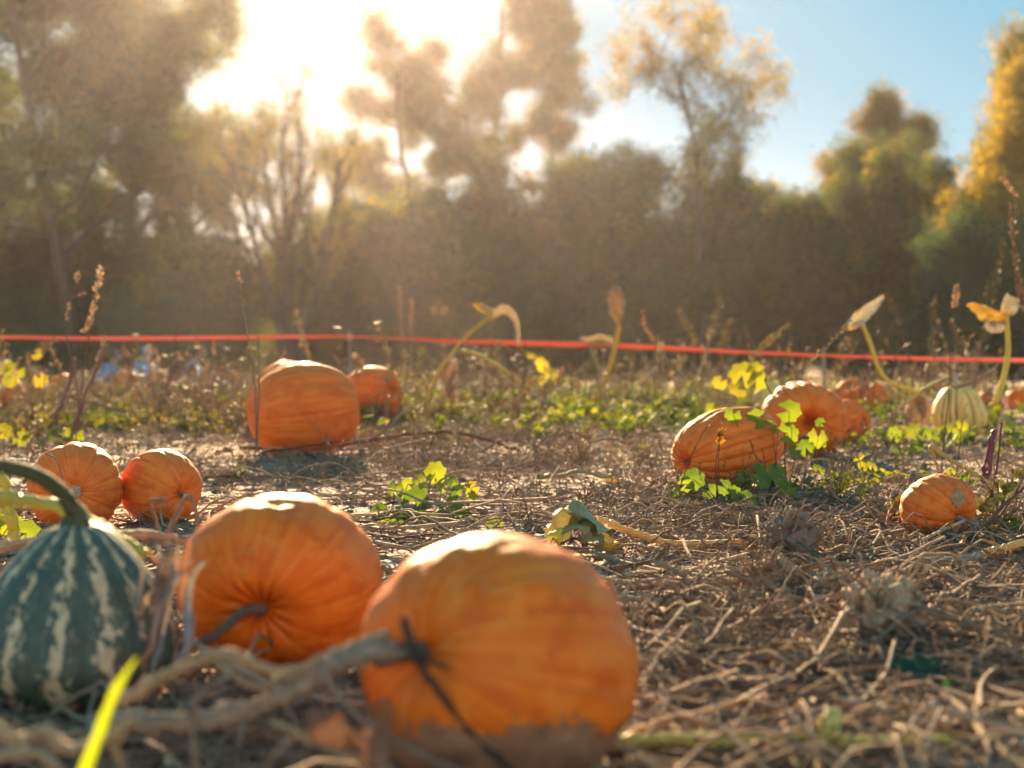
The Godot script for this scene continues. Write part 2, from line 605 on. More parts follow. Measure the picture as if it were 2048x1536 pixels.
func pumpkins() -> void:
	# the three in the foreground
	pumpkin("pumpkin", Vector3(-0.016, 0, -1.529), 0.149, 0.143, Vector3(-0.62, 0.30, 0.73), {label = "biggest smooth orange pumpkin with a muddy underside, in front at the vine's end", ribs = 13, deep = 0.012, dip = 0.13, seed = 1.3, squat = 0.97, dirt = 0.10, group = "pumpkins in the field",
		stem = [Vector3(-0.022, 0.004, 0.012), Vector3(-0.05, -0.002, 0.016)], stem_r = 0.012, stem_tint = Color(0.12, 0.105, 0.095)})
	pumpkin("pumpkin", Vector3(-0.349, 0, -2.099), 0.153, 0.128, Vector3(-0.1, -0.22, 0.97), {label = "smooth glowing orange pumpkin with its stem end forward, beside the striped squash", ribs = 14, deep = 0.014, dip = 0.22, seed = 2.1, squat = 0.87, group = "pumpkins in the field",
		stem = [Vector3(-0.02, 0.0, 0.03), Vector3(-0.06, -0.03, 0.06), Vector3(-0.12, -0.055, 0.07), Vector3(-0.16, -0.085, 0.06)], stem_r = 0.008})
	pumpkin("striped_squash", Vector3(-0.586, 0, -1.872), 0.146, 0.133, Vector3(0.05, 1, 0.05), {label = "dark green squash with broken cream stripes and a curving stem", category = "squash", ribs = 11, deep = 0.02, dip = 0.02, neck = 0.42, skin = "squash_skin", seed = 3.0,
		stem = [Vector3(-0.004, 0.02, 0.004), Vector3(-0.016, 0.042, 0.012), Vector3(-0.045, 0.068, 0.03), Vector3(-0.09, 0.082, 0.055), Vector3(-0.16, 0.084, 0.085)], stem_r = 0.0125, stem_tint = Color(0.09, 0.11, 0.05)})
	# the middle distance
	pumpkin("pumpkin", Vector3(-1.113, 0, -3.574), 0.117, 0.105, Vector3(-0.27, 0.0, -0.96), {label = "round orange pumpkin showing a pale blossom scar, behind the striped squash", ribs = 15, deep = 0.03, dip = 0.12, seed = 4.2, skin = "hazed_pumpkin_skin", group = "pumpkins in the field", scar = 0.0175})
	pumpkin("pumpkin", Vector3(-0.924, 0, -3.688), 0.102, 0.102, Vector3(0.74, -0.12, 0.66), {label = "barrel-shaped orange pumpkin touching the one with the pale scar", ribs = 13, deep = 0.03, dip = 0.14, seed = 5.7, skin = "hazed_pumpkin_skin", group = "pumpkins in the field", stem = [Vector3(0.012, -0.004, 0.014)], stem_r = 0.007})
	pumpkin("pumpkin", Vector3(-0.828, 0, -5.57), 0.190, 0.232, Vector3(-0.93, -0.12, 0.35), {label = "large ribbed orange pumpkin lying on its side, with a weed stem across it", ribs = 19, deep = 0.022, dip = 0.08, round = 0.7, seed = 6.1, skin = "hazed_pumpkin_skin", group = "pumpkins in the field"})
	pumpkin("pumpkin", Vector3(-0.751, 0, -7.473), 0.155, 0.17, Vector3(0.78, 0.25, 0.58), {label = "orange pumpkin half hidden behind the large one on its side", ribs = 15, deep = 0.04, dip = 0.15, seed = 7.4, skin = "hazed_pumpkin_skin", group = "pumpkins in the field"})
	pumpkin("pumpkin", Vector3(-1.061, 0, -6.753), 0.19, 0.185, Vector3(0.2, 0.95, 0.1), {label = "orange pumpkin of which only the lit top shows over the large one", ribs = 15, deep = 0.05, seed = 8.8, skin = "hazed_pumpkin_skin", group = "pumpkins in the field"})
	pumpkin("pumpkin", Vector3(0.678, 0, -4.41), 0.126, 0.205, Vector3(-0.80, -0.16, 0.58), {label = "long deeply ribbed orange pumpkin on its side among mallow", ribs = 18, deep = 0.06, dip = 0.13, seed = 9.3, skin = "hazed_pumpkin_skin", group = "pumpkins in the field", stem = [Vector3(-0.006, -0.003, 0.008)], stem_r = 0.006})
	pumpkin("pumpkin", Vector3(1.158, 0, -5.57), 0.172, 0.15, Vector3(0.03, 0.02, 1.0), {label = "orange pumpkin with a deep hollow facing forward, behind the long ribbed one", ribs = 18, deep = 0.042, dip = 0.34, seed = 10.5, squat = 0.9, skin = "hazed_pumpkin_skin", group = "pumpkins in the field"})
	pumpkin("pumpkin", Vector3(1.466, 0, -6.159), 0.112, 0.10, Vector3(0.75, 0.3, 0.6), {label = "small closely ribbed orange pumpkin tucked behind the hollow one", ribs = 19, deep = 0.07, dip = 0.2, seed = 11.2, squat = 0.92, skin = "hazed_pumpkin_skin", group = "pumpkins in the field"})
	pumpkin("pumpkin", Vector3(2.156, 0, -8.676), 0.105, 0.168, Vector3(-0.97, 0.1, 0.2), {label = "smooth yellowish orange pumpkin lying lengthwise, beneath the tape", ribs = 12, deep = 0.02, dip = 0.08, seed = 12.9, skin = "hazed_pumpkin_skin", group = "pumpkins in the field"})
	pumpkin("pumpkin", Vector3(2.673, 0, -7.894), 0.085, 0.085, Vector3(0.4, 0.8, 0.3), {label = "small orange pumpkin against the back of the pale yellow squash", ribs = 13, deep = 0.03, seed = 13.4, skin = "hazed_pumpkin_skin", group = "pumpkins in the field"})
	pumpkin("pumpkin", Vector3(3.138, 0, -8.676), 0.085, 0.08, Vector3(-0.3, 0.9, 0.2), {label = "distant small orange pumpkin beyond the tall yellow leaf stalk", ribs = 13, deep = 0.03, seed = 14.4, skin = "hazed_pumpkin_skin", group = "pumpkins in the field"})
	var small := pumpkin("pumpkin", Vector3(1.039, 0, -3.416), 0.096, 0.078, Vector3(0.5, -0.32, 0.8), {label = "small orange pumpkin with a brown corky patch and a grey stem", ribs = 14, deep = 0.05, dip = 0.2, seed = 15.1, squat = 0.86, skin = "hazed_pumpkin_skin", group = "pumpkins in the field",
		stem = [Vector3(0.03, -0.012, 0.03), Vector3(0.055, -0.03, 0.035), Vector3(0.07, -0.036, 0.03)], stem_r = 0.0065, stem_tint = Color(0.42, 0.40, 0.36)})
	patch(small)
	# the far ones along the crest
	pumpkin("pumpkin", Vector3(-3.138, 0, -8.676), 0.125, 0.11, Vector3(0.6, 0.5, 0.3), {label = "orange pumpkin in the dark weeds at the field's far corner", ribs = 14, deep = 0.03, seed = 16.7, skin = "hazed_pumpkin_skin", group = "pumpkins in the field"})
	pumpkin("pumpkin", Vector3(-3.022, 0.023, -11), 0.105, 0.1, Vector3(0.3, 0.9, 0.1), {label = "far orange pumpkin with a bright top, before the person in blue", ribs = 14, deep = 0.03, seed = 17.7, skin = "hazed_pumpkin_skin", group = "pumpkins in the field"})
	pumpkin("pumpkin", Vector3(-3.586, 0.042, -11.2), 0.085, 0.08, Vector3(-0.3, 0.9, 0.1), {label = "far orange pumpkin almost sunk in weeds behind the red stalks", ribs = 14, deep = 0.03, seed = 18.7, skin = "hazed_pumpkin_skin", group = "pumpkins in the field"})
	pumpkin("pumpkin", Vector3(-2.898, -0.028, -11.6), 0.085, 0.08, Vector3(0.5, 0.7, 0.1), {label = "far low orange pumpkin in weeds in front of the person in navy", ribs = 14, deep = 0.03, seed = 19.7, skin = "hazed_pumpkin_skin", group = "pumpkins in the field"})
	pumpkin("pumpkin", Vector3(-2.36, -0.024, -11.8), 0.08, 0.08, Vector3(-0.5, 0.7, 0.1), {label = "far small orange pumpkin alone between weeds beside the large one", ribs = 14, deep = 0.03, seed = 20.7, skin = "hazed_pumpkin_skin", group = "pumpkins in the field"})
	var yellow := pumpkin("ribbed_squash", Vector3(2.069, 0, -6.502), 0.126, 0.13, Vector3(-0.1, 1, 0.1), {label = "pale yellow squash with deep green furrows and a white stem", category = "squash", ribs = 10, deep = 0.11, dip = 0.03, neck = 0.14, skin = "pale_squash_skin", seed = 21.0,
		stem = [Vector3(-0.004, 0.02, 0.0), Vector3(-0.012, 0.045, 0.0), Vector3(-0.008, 0.058, 0.0)], stem_r = 0.016, stem_tint = Color(0.62, 0.56, 0.42)})
	furrows(yellow)
	pumpkin("pale_squash", Vector3(1.451, 0, -7.894), 0.095, 0.11, Vector3(0.1, 1, 0.1), {label = "creamy green squash peeping out behind the hollow pumpkin", category = "squash", ribs = 10, deep = 0.04, dip = 0.04, skin = "pale_squash_skin", seed = 22.0})


# a corky brown patch on the rind, standing a little proud of it
func patch(root: Node3D) -> void:
	var skin: MeshInstance3D = root.get_child(0)
	var arr := skin.mesh.surface_get_arrays(0)
	var v: PackedVector3Array = arr[Mesh.ARRAY_VERTEX]
	var n: PackedVector3Array = arr[Mesh.ARRAY_NORMAL]
	var ix: PackedInt32Array = arr[Mesh.ARRAY_INDEX]
	var top := 0.0
	for p in v:
		top = maxf(top, p.y)
	var mid := Vector3(0.022, top * 0.68, 0.07)
	var rough := FastNoiseLite.new()
	rough.seed = 9
	rough.frequency = 60.0
	var g := Geo.new()
	g.tint = Color(0.75, 0.62, 0.45)
	var made := {}
	for i in range(0, ix.size(), 3):
		var c := (v[ix[i]] + v[ix[i + 1]] + v[ix[i + 2]]) / 3.0
		if c.z < 0.0 or Vector2((c.x - mid.x) * 1.4, c.y - mid.y).length() > 0.023 + 0.022 * rough.get_noise_2d(c.x * 0.7, c.y * 0.7):
			continue
		for k in 3:
			var q := ix[i + k]
			if not made.has(q):
				made[q] = g.vert(v[q] + n[q] * (0.0025 + 0.004 * absf(rough.get_noise_3dv(v[q] * 4.0))), n[q])
			g.idx.append(made[q])
	if g.v.size():
		g.smooth(0.0002)
		part("corky_patch", g.mesh(), M.corky_scar, root)


# the furrows of the pale squash are green: dye the low lines of its skin
func furrows(root: Node3D) -> void:
	var skin: MeshInstance3D = root.get_child(0)
	var arr := skin.mesh.surface_get_arrays(0)
	var uv: PackedVector2Array = arr[Mesh.ARRAY_TEX_UV]
	var c: PackedColorArray = arr[Mesh.ARRAY_COLOR]
	var f := FastNoiseLite.new()
	f.seed = 8
	f.frequency = 3.0
	for i in uv.size():
		var a := TAU * uv[i].x
		var k := absf(sin(10 * (a + 0.10 * sin(2.0 * a + 21.0) + 0.06 * sin(5.0 * a + 42.0)) / 2.0))
		c[i] = Color.WHITE.lerp(Color(0.18, 0.24, 0.25), smoothstep(0.24, 0.08, k + 0.12 * f.get_noise_2d(uv[i].x * 30.0, uv[i].y * 3.0)))
	arr[Mesh.ARRAY_COLOR] = c
	var m := ArrayMesh.new()
	m.add_surface_from_arrays(Mesh.PRIMITIVE_TRIANGLES, arr)
	skin.mesh = m


# ---------------------------------------------------------------- trees
func leaf_clump(seed_: int, count: int, reach: float, leaf: float) -> ArrayMesh:
	var r := RandomNumberGenerator.new()
	r.seed = seed_
	var g := Geo.new()
	for i in count:
		var at := Vector3(r.randfn(), r.randfn(), r.randfn()) * reach * 0.45
		var b := Basis.from_euler(Vector3(r.randf() * TAU, r.randf() * TAU, r.randf() * TAU)) * (leaf * r.randf_range(0.7, 1.3))
		blade(g, at, b)
	return g.mesh()


# one pointed leaf folded along its midrib
func blade(g: Geo, at: Vector3, b: Basis) -> void:
	var q := [Vector3(0, 0, 0), Vector3(-0.32, 0.08, 0.4), Vector3(0, 0, 0.45), Vector3(0.32, 0.08, 0.4), Vector3(0, -0.05, 1)]
	var first := g.v.size()
	for p in q:
		g.vert(at + b * (p - Vector3(0, 0, 0.5)), b.y.normalized())
	for t in [[0, 2, 1], [1, 2, 4], [0, 3, 2], [2, 3, 4]]:
		g.tri(first + t[0], first + t[1], first + t[2])


func grow(wood: Geo, twigs: Array, p: Vector3, dir: Vector3, long: float, r: float, lvl: int, o: Dictionary) -> void:
	var n := 7 if lvl == 0 else 5
	var pts := [p]
	for k in n:
		dir = (dir + ball() * o.wob * (0.5 if lvl == 0 else 1.0) + Vector3.UP * (o.rise if lvl else 0.03)).normalized()
		p += dir * long / n
		pts.append(p)
	var end: float = 0.35 if lvl < o.kids.size() else 0.3
	wood.tube(pts, taper(n + 1, r, r * end), [9, 6, 4, 3, 3][lvl])
	if lvl >= o.kids.size() - 1:
		twigs.append(pts)
	if lvl >= o.kids.size():
		return
	var kids: int = o.kids[lvl]
	for k in kids:
		var t := lerpf(o.first if lvl == 0 else 0.25, 1.0, (k + rng.randf()) / kids)
		var f := t * n
		var i := mini(int(f), n - 1)
		var from: Vector3 = pts[i].lerp(pts[i + 1], f - i)
		var along: Vector3 = (pts[i + 1] - pts[i]).normalized()
		var side := along.cross(ball()).normalized()
		var wide: float = o.open * rnd(0.7, 1.25)
		var d := (along * cos(wide) + side * sin(wide)).normalized()
		var l: float = long * o.ratio * rnd(0.7, 1.2) * (1.15 - 0.6 * t if lvl == 0 else 1.0 - 0.3 * t)
		grow(wood, twigs, from, d, l, r * lerpf(1.0, end, t) * rnd(0.5, 0.68), lvl + 1, o)


var clumps := []

func tree(called: String, at: Vector3, tall: float, r: float, leaves: int, hues: Array, label: String, o := {}) -> Node3D:
	at.y = lie(at.z) - 0.15
	var root := thing(called, at, label, o.get("category", "tree"), o.get("group", "trees behind the field"))
	var d := {wob = 0.16, rise = 0.06, kids = [9, 5, 4], first = 0.25, open = 0.85, ratio = 0.5, stems = 1, size = 1.0, spread = 0.4, drift = 0.3}
	d.merge(o, true)
	rng.seed = hash(called + label)
	var wood := Geo.new()
	var twigs := []
	for k in d.stems:
		var lean: Vector3 = Vector3.UP if d.stems == 1 else (Vector3.UP + Vector3(rnd(-1, 1), 0, rnd(-1, 1)) * d.spread).normalized()
		lean += d.get("lean", Vector3.ZERO)
		grow(wood, twigs, Vector3(rnd(-0.2, 0.2), 0, rnd(-0.2, 0.2)) * (0.0 if d.stems == 1 else 1.0), lean.normalized(), tall * (1.0 if k == 0 else rnd(0.7, 1.0)), r, 0, d)
	part("trunk", wood.mesh(), M.bark, root)
	var where := [[], [], []]
	var tints := [[], [], []]
	for i in leaves:
		var tw: Array = twigs[rng.randi() % twigs.size()]
		var f := pow(rng.randf(), 0.8) * (tw.size() - 1.001)
		var p: Vector3 = tw[int(f)].lerp(tw[int(f) + 1], f - int(f)) + ball() * d.drift
		if p.y < 0.05:
			continue
		var s: float = rnd(0.7, 1.35) * d.size
		var k := i % 3
		where[k].append(Transform3D(Basis.from_euler(Vector3(rnd(0, TAU), rnd(0, TAU), 0)).scaled(Vector3.ONE * s), p))
		var h: Color = hues[rng.randi() % hues.size()]
		tints[k].append(h * rnd(0.7, 1.25))
	for k in 3:
		if where[k].size():
			mass("crown", clumps[k], M.tree_leaf, where[k], tints[k], root)
	return root


func trees() -> void:
	clumps = [leaf_clump(1, 18, 0.44, 0.115), leaf_clump(2, 16, 0.42, 0.13), leaf_clump(3, 20, 0.50, 0.105)]
	var green := [Color(0.055, 0.115, 0.058), Color(0.068, 0.13, 0.052), Color(0.045, 0.105, 0.062), Color(0.09, 0.14, 0.045)]
	var olive := [Color(0.12, 0.145, 0.03), Color(0.17, 0.175, 0.03), Color(0.09, 0.125, 0.035), Color(0.24, 0.20, 0.03)]
	var gold := [Color(0.40, 0.29, 0.03), Color(0.32, 0.26, 0.03), Color(0.22, 0.21, 0.03), Color(0.50, 0.33, 0.035)]
	var rust := [Color(0.24, 0.14, 0.04), Color(0.18, 0.13, 0.04), Color(0.32, 0.20, 0.04)]
	# the tall tree on the left and what stands under it
	tree("maple_tree", Vector3(-15.866, 1.564, -50), 15.5, 0.26, 8500, olive + green, "tall leafy tree with sky glinting through, above the tape's near end", {kids = [14, 6, 4], first = 0.2, ratio = 0.5, open = 1.05, drift = 0.25, wob = 0.22})
	tree("maple_tree", Vector3(-20.777, 1.649, -54), 14.0, 0.24, 4200, green + olive, "tall dark tree on the outer edge beside the glinting one", {kids = [12, 6, 4], first = 0.15, ratio = 0.42})
	tree("birch_tree", Vector3(-12.9, 1.692, -56), 13.0, 0.13, 4200, olive, "slender half-bare tree between the tall leafy one and the sun gap", {kids = [14, 6, 4], first = 0.3, ratio = 0.32, rise = 0.12, size = 0.7, drift = 0.22})
	tree("hazel_bush", Vector3(-11.664, 0.826, -46), 3.1, 0.05, 2600, green, "rounded grey-green bush standing over the people in the field", {category = "bush", stems = 9, kids = [6, 4], first = 0.2, ratio = 0.45, spread = 0.75, size = 0.62, drift = 0.16})
	tree("hazel_bush", Vector3(-15.406, 0.819, -45), 1.9, 0.04, 1500, green, "low spreading bush before the trees at the tape's outer end", {category = "bush", stems = 9, kids = [6, 4], first = 0.2, ratio = 0.45, spread = 0.9, size = 0.62, drift = 0.16})
	tree("bramble_bush", Vector3(-10.37, 0.855, -50), 5.4, 0.06, 4200, olive + green, "tall thicket of yellow-green leaves between the rounded bush and the twiggy tree", {category = "bush", stems = 8, kids = [8, 5], first = 0.12, ratio = 0.36, spread = 0.6})
	tree("bramble_bush", Vector3(-15.509, 0.876, -53), 5.8, 0.06, 4200, green + olive, "dark thicket filling the space beneath the tall leafy tree", {category = "bush", stems = 8, kids = [8, 5], first = 0.1, ratio = 0.36, spread = 0.6})
	tree("bramble_bush", Vector3(-18.171, 0.869, -52), 5.6, 0.06, 3800, green, "darkest thicket under the outermost tall tree", {category = "bush", stems = 8, kids = [8, 5], first = 0.1, ratio = 0.36, spread = 0.6})
	tree("willow_tree", Vector3(-7.411, 0.834, -47), 9.6, 0.13, 1500, rust + olive, "twiggy many-stemmed tree straight below the sun", {stems = 7, kids = [11, 6], first = 0.3, ratio = 0.36, spread = 0.42, open = 0.5, rise = 0.14, size = 0.6, drift = 0.14})
	tree("willow_tree", Vector3(-6.642, 0.897, -56), 6.2, 0.08, 3600, green + olive + rust, "bushy reddish tree between the twiggy one and the broad open crown", {stems = 6, kids = [8, 5], first = 0.15, ratio = 0.4, spread = 0.5})
	# the broad open crown beside the sun
	tree("ash_tree", Vector3(-1.844, 1.125, -88), 22.5, 0.36, 8500, rust + green, "tall broad tree with an open crown full of bright gaps beside the sun", {kids = [16, 7, 4], first = 0.4, ratio = 0.37, open = 1.35, size = 1.05, drift = 0.3, rise = 0.02})
	tree("ash_tree", Vector3(-5.809, 1.167, -94), 19.5, 0.32, 6500, rust + green, "second broad open crown, lower and nearer the sun than its taller neighbour", {kids = [15, 7, 4], first = 0.4, ratio = 0.33, open = 1.3, size = 1.1, drift = 0.32, rise = 0.02})
	tree("maple_tree", Vector3(-16.65, 1.798, -61), 16.5, 0.24, 7000, olive + green, "tall maple between the glinting tree and the slender half-bare one", {kids = [15, 6, 4], first = 0.22, ratio = 0.42, open = 1.0, drift = 0.26, wob = 0.2})
	# the long dark wall of trees
	var row := [[800, 60, 7.6], [890, 57, 7.3], [985, 61, 8.6], [1075, 58, 7.9], [1165, 60, 9.0], [1250, 57, 8.6], [1345, 61, 9.2], [1500, 60, 8.2], [1590, 57, 8.2], [1680, 60, 9.0], [1770, 57, 8.6], [1860, 59, 9.6]]
	var said := ["first tree of the dark wall, next to the sun's side", "second tree of the dark wall, under the open crown", "third tree of the dark wall, below the open crown's outer edge", "fourth tree of the dark wall, beneath the pale strip of sky",
		"fifth tree of the dark wall, the tallest golden top beside the blue sky", "sixth tree of the dark wall, just short of the forked tree", "seventh tree of the dark wall, touching the forked tree's trunk", "eighth tree of the dark wall, past the forked tree's trunk",
		"ninth tree of the dark wall, midway between the forked tree and the brown spire", "tenth tree of the dark wall, near the brown spire's foot", "eleventh tree of the dark wall, before the brown spire", "last tree of the dark wall, joining the big yellow tree"]
	for k in row.size():
		var x: float = (row[k][0] - 1024.0) / 2813.0 * row[k][1]
		tree("alder_tree", Vector3(x, 0, -row[k][1]), row[k][2], 0.13, 5200, green + green + olive + (gold if k in [1, 4, 6, 10] else olive), said[k], {stems = 5, kids = [12, 6], first = 0.05, ratio = 0.36, spread = 0.42, open = 1.1, drift = 0.3, wob = 0.2})
	tree("walnut_tree", Vector3(7.556, 0.883, -54), 12.6, 0.17, 1150, gold + gold + rust, "slender forked tree with sparse golden leaves against the blue sky", {kids = [8, 5, 4], first = 0.56, ratio = 0.5, open = 0.95, rise = 0.03, drift = 0.28, size = 0.85, wob = 0.22, lean = Vector3(0.03, 0, 0)})
	tree("spruce_tree", Vector3(18.54, 0.968, -66), 13.2, 0.18, 3000, rust + olive, "brown-leaved narrow tree rising like a spire above the dark wall", {kids = [16, 5], first = 0.3, ratio = 0.16, open = 1.2, rise = 0.0})
	tree("poplar_tree", Vector3(16.325, 0.983, -68), 10.8, 0.16, 1700, rust + gold, "thin-topped tree of brown leaves between the forked tree and the spire", {kids = [10, 5], first = 0.4, ratio = 0.26})
	tree("linden_tree", Vector3(17.508, 0.855, -50), 10.6, 0.24, 8500, gold, "big yellow tree rising beyond the tallest weeds", {kids = [14, 6, 4], first = 0.1, ratio = 0.38, open = 1.0})
	tree("linden_tree", Vector3(20.609, 0.869, -52), 12.5, 0.26, 7000, gold + olive, "tallest yellow tree at the end of the row, behind the big yellow one", {kids = [14, 6, 4], first = 0.1, ratio = 0.38, open = 1.0})
	tree("bramble_bush", Vector3(15.623, 0.834, -47), 5.2, 0.06, 4200, green, "dark thicket under the big yellow tree", {category = "bush", stems = 8, kids = [8, 5], first = 0.08, ratio = 0.36, spread = 0.6})
	tree("bramble_bush", Vector3(18.171, 0.841, -48), 5.0, 0.06, 3600, green, "darkest thicket at the foot of the tallest yellow tree", {category = "bush", stems = 8, kids = [8, 5], first = 0.08, ratio = 0.36, spread = 0.6})
	# undergrowth closing the foot of the wall
	var nth := ["first", "second", "third", "fourth", "fifth", "sixth", "seventh", "eighth", "ninth", "tenth"]
	for k in 9:
		var d := 66.0 + 2.5 * sin(k * 2.3)
		tree("bramble_bush", Vector3((700.0 + k * 165.0 - 1024.0) / 2813.0 * d, 0, -d), 5.4 + 0.7 * sin(k * 1.7), 0.06, 3600, green, "dark undergrowth bush behind the " + nth[k] + " and " + nth[k + 1] + " wall trees", {category = "bush", group = "undergrowth behind the dark wall", stems = 8, kids = [8, 5], first = 0.05, ratio = 0.42, spread = 0.75, size = 1.25, drift = 0.5})
	for k in 4:
		var d := 64.0 + 2.0 * sin(k * 2.3)
		tree("bramble_bush", Vector3((-40.0 + k * 190.0 - 1024.0) / 2813.0 * d, 0, -d), 5.4 + 0.7 * sin(k * 1.7), 0.06, 3600, green, "dark undergrowth bush behind the " + ["outermost tall tree", "low spreading bush", "dark thicket under the leafy tree", "rounded grey-green bush"][k], {category = "bush", group = "undergrowth behind the leafy trees", stems = 8, kids = [8, 5], first = 0.05, ratio = 0.42, spread = 0.75, size = 1.25, drift = 0.5})
	rng.seed = 77


# ---------------------------------------------------------------- what lies on the soil
func strand(seed_: int, long: float, r: float, curl: float, arch: float) -> ArrayMesh:
	rng.seed = seed_
	var pts := []
	var p := Vector3.ZERO
	var head := 0.0
	var bend := rnd(-1, 1) * curl
	var n := 16
	var ph := rnd(0, 6)
	for i in n + 1:
		pts.append(Vector3(p.x, maxf(-0.004, arch * sin(i * 0.42 + ph) * (0.5 + 0.5 * sin(i * 0.9 + ph * 2.0))), p.z))
		bend += rnd(-1, 1) * curl * 0.9
		bend *= 0.85
		head += bend
		p += Vector3(cos(head), 0, sin(head)) * long / n
	for i in pts.size():
		pts[i] -= p * 0.5
	var g := Geo.new()
	g.tube(pts, taper(n + 1, r, r * 0.45, 0.22), 5)
	return g.mesh()


func scrap(seed_: int) -> ArrayMesh:   # a curled bit of dead leaf
	rng.seed = seed_
	var g := Geo.new()
	var curl := rnd(1.0, 3.2)
	var edge := []
	for i in 7:
		edge.append(rnd(0.55, 1.0) * sin(PI * (i + 0.6) / 7.2))
	for i in 7:
		var t := i / 6.0 - 0.5
		for j in 5:
			var s: float = (j / 4.0 - 0.5) * edge[i]
			var a := s * curl
			g.vert(Vector3(sin(a) / curl, (1.0 - cos(a)) / curl + t * t * 0.5 + rnd(-0.05, 0.05), t), Vector3.UP)
	g.quads(0, 7, 5)
	g.smooth()
	return g.mesh()


func lump(seed_: int, rough: float, sides := 10, rings := 7) -> Geo:
	var f := FastNoiseLite.new()
	f.seed = seed_
	f.frequency = 1.1
	f.fractal_octaves = 4
	var g := Geo.new()
	for i in rings + 1:
		var t := PI * i / rings
		for j in sides + 1:
			var a := TAU * j / sides
			var d := Vector3(cos(a) * sin(t), cos(t), sin(a) * sin(t))
			g.vert(d * (1.0 + rough * f.get_noise_3dv(d * 1.6)) * Vector3(1.0, 0.72, 1.0), d, Vector2(float(j) / sides, float(i) / rings))
	g.quads(0, rings + 1, sides + 1)
	g.smooth(0.002)
	return g


func tuft(seed_: int, leaves: int, tall: float, leaf: float) -> ArrayMesh:   # low weed with little round leaves
	rng.seed = seed_
	var g := Geo.new()
	for i in leaves:
		var a := rnd(0, TAU)
		var out := rnd(0.1, 1.0) * tall
		var tip := Vector3(cos(a) * out, tall * rnd(0.25, 1.0), sin(a) * out)
		g.tint = Color(0.75, 0.8, 0.7)
		g.tube([Vector3.ZERO, tip * Vector3(0.45, 0.6, 0.45), tip], [0.0012, 0.001, 0.0008], 3)
		g.tint = Color.WHITE
		round_leaf(g, tip, Basis.from_euler(Vector3(rnd(-0.9, 0.9), rnd(0, TAU), rnd(-0.9, 0.9))) * (leaf * rnd(0.6, 1.2)), 9, 0.12)
	return g.mesh()


# a lobed round leaf with a notch where its stalk joins, folded along its veins
func round_leaf(g: Geo, at: Vector3, b: Basis, spokes: int, fold: float, lobes := 0) -> void:
	var base := g.tint
	var first := g.v.size()
	var nn := b.y.normalized()
	g.tint = base * 1.25
	g.vert(at, nn)
	for ring in 2:
		for i in spokes:
			var k := float(i) / (spokes - 1)
			var a := lerpf(-2.75, 2.75, k)
			var vein := 1.0 if i % 2 == 0 else 0.0
			var r := 0.55 if ring == 0 else 1.0
			if lobes and ring == 1:
				r *= 1.0 + 0.10 * cos(a * lobes)
			g.tint = base * (1.2 if vein > 0.5 else 0.95)
			var h := fold * (0.5 - vein) * r - 0.25 * fold * r * r
			g.vert(at + b * Vector3(sin(a) * r, h, cos(a) * r), (b * Vector3(sin(a) * 0.3, 1, cos(a) * 0.3)).normalized())
	for i in spokes - 1:
		g.tri(first, first + 2 + i, first + 1 + i)
		var c := first + 1 + i
		g.tri(c, c + 1, c + spokes)
		g.tri(c + 1, c + spokes + 1, c + spokes)
	g.tint = base


func spot(near: float, far: float) -> Vector3:
	var d := near * pow(far / near, rng.randf())
	return Vector3(rnd(-1, 1) * (d * 0.43 + 0.35), 0, -d)


func scatter(called: String, m: ArrayMesh, mat_: Material, count: int, near: float, far: float, size: Vector2, tints: Array, up: float, tilt: float, label: String, where_ := []) -> void:
	var at := []
	var hue := []
	for i in count:
		var p := spot(near, far)
		if where_.size():   # patches: centre and radius
			var q: Array = where_[rng.randi() % where_.size()]
			while rng.randf() > q[1] * q[1] * q[2]:   # broad patches hold more than small ones
				q = where_[rng.randi() % where_.size()]
			p = q[0] + Vector3(rng.randfn() * q[1], 0, rng.randfn() * q[1] * q[2])
		var s := rnd(size.x, size.y)
		at.append(Transform3D(spin(rnd(0, TAU), rnd(-tilt, tilt), rnd(-tilt, tilt)).scaled(Vector3.ONE * s), on_soil(p, up * s)))
		var c: Color = tints[rng.randi() % tints.size()]
		hue.append(c * rnd(0.7, 1.2))
	mass(called, m, mat_, at, hue, self, label)


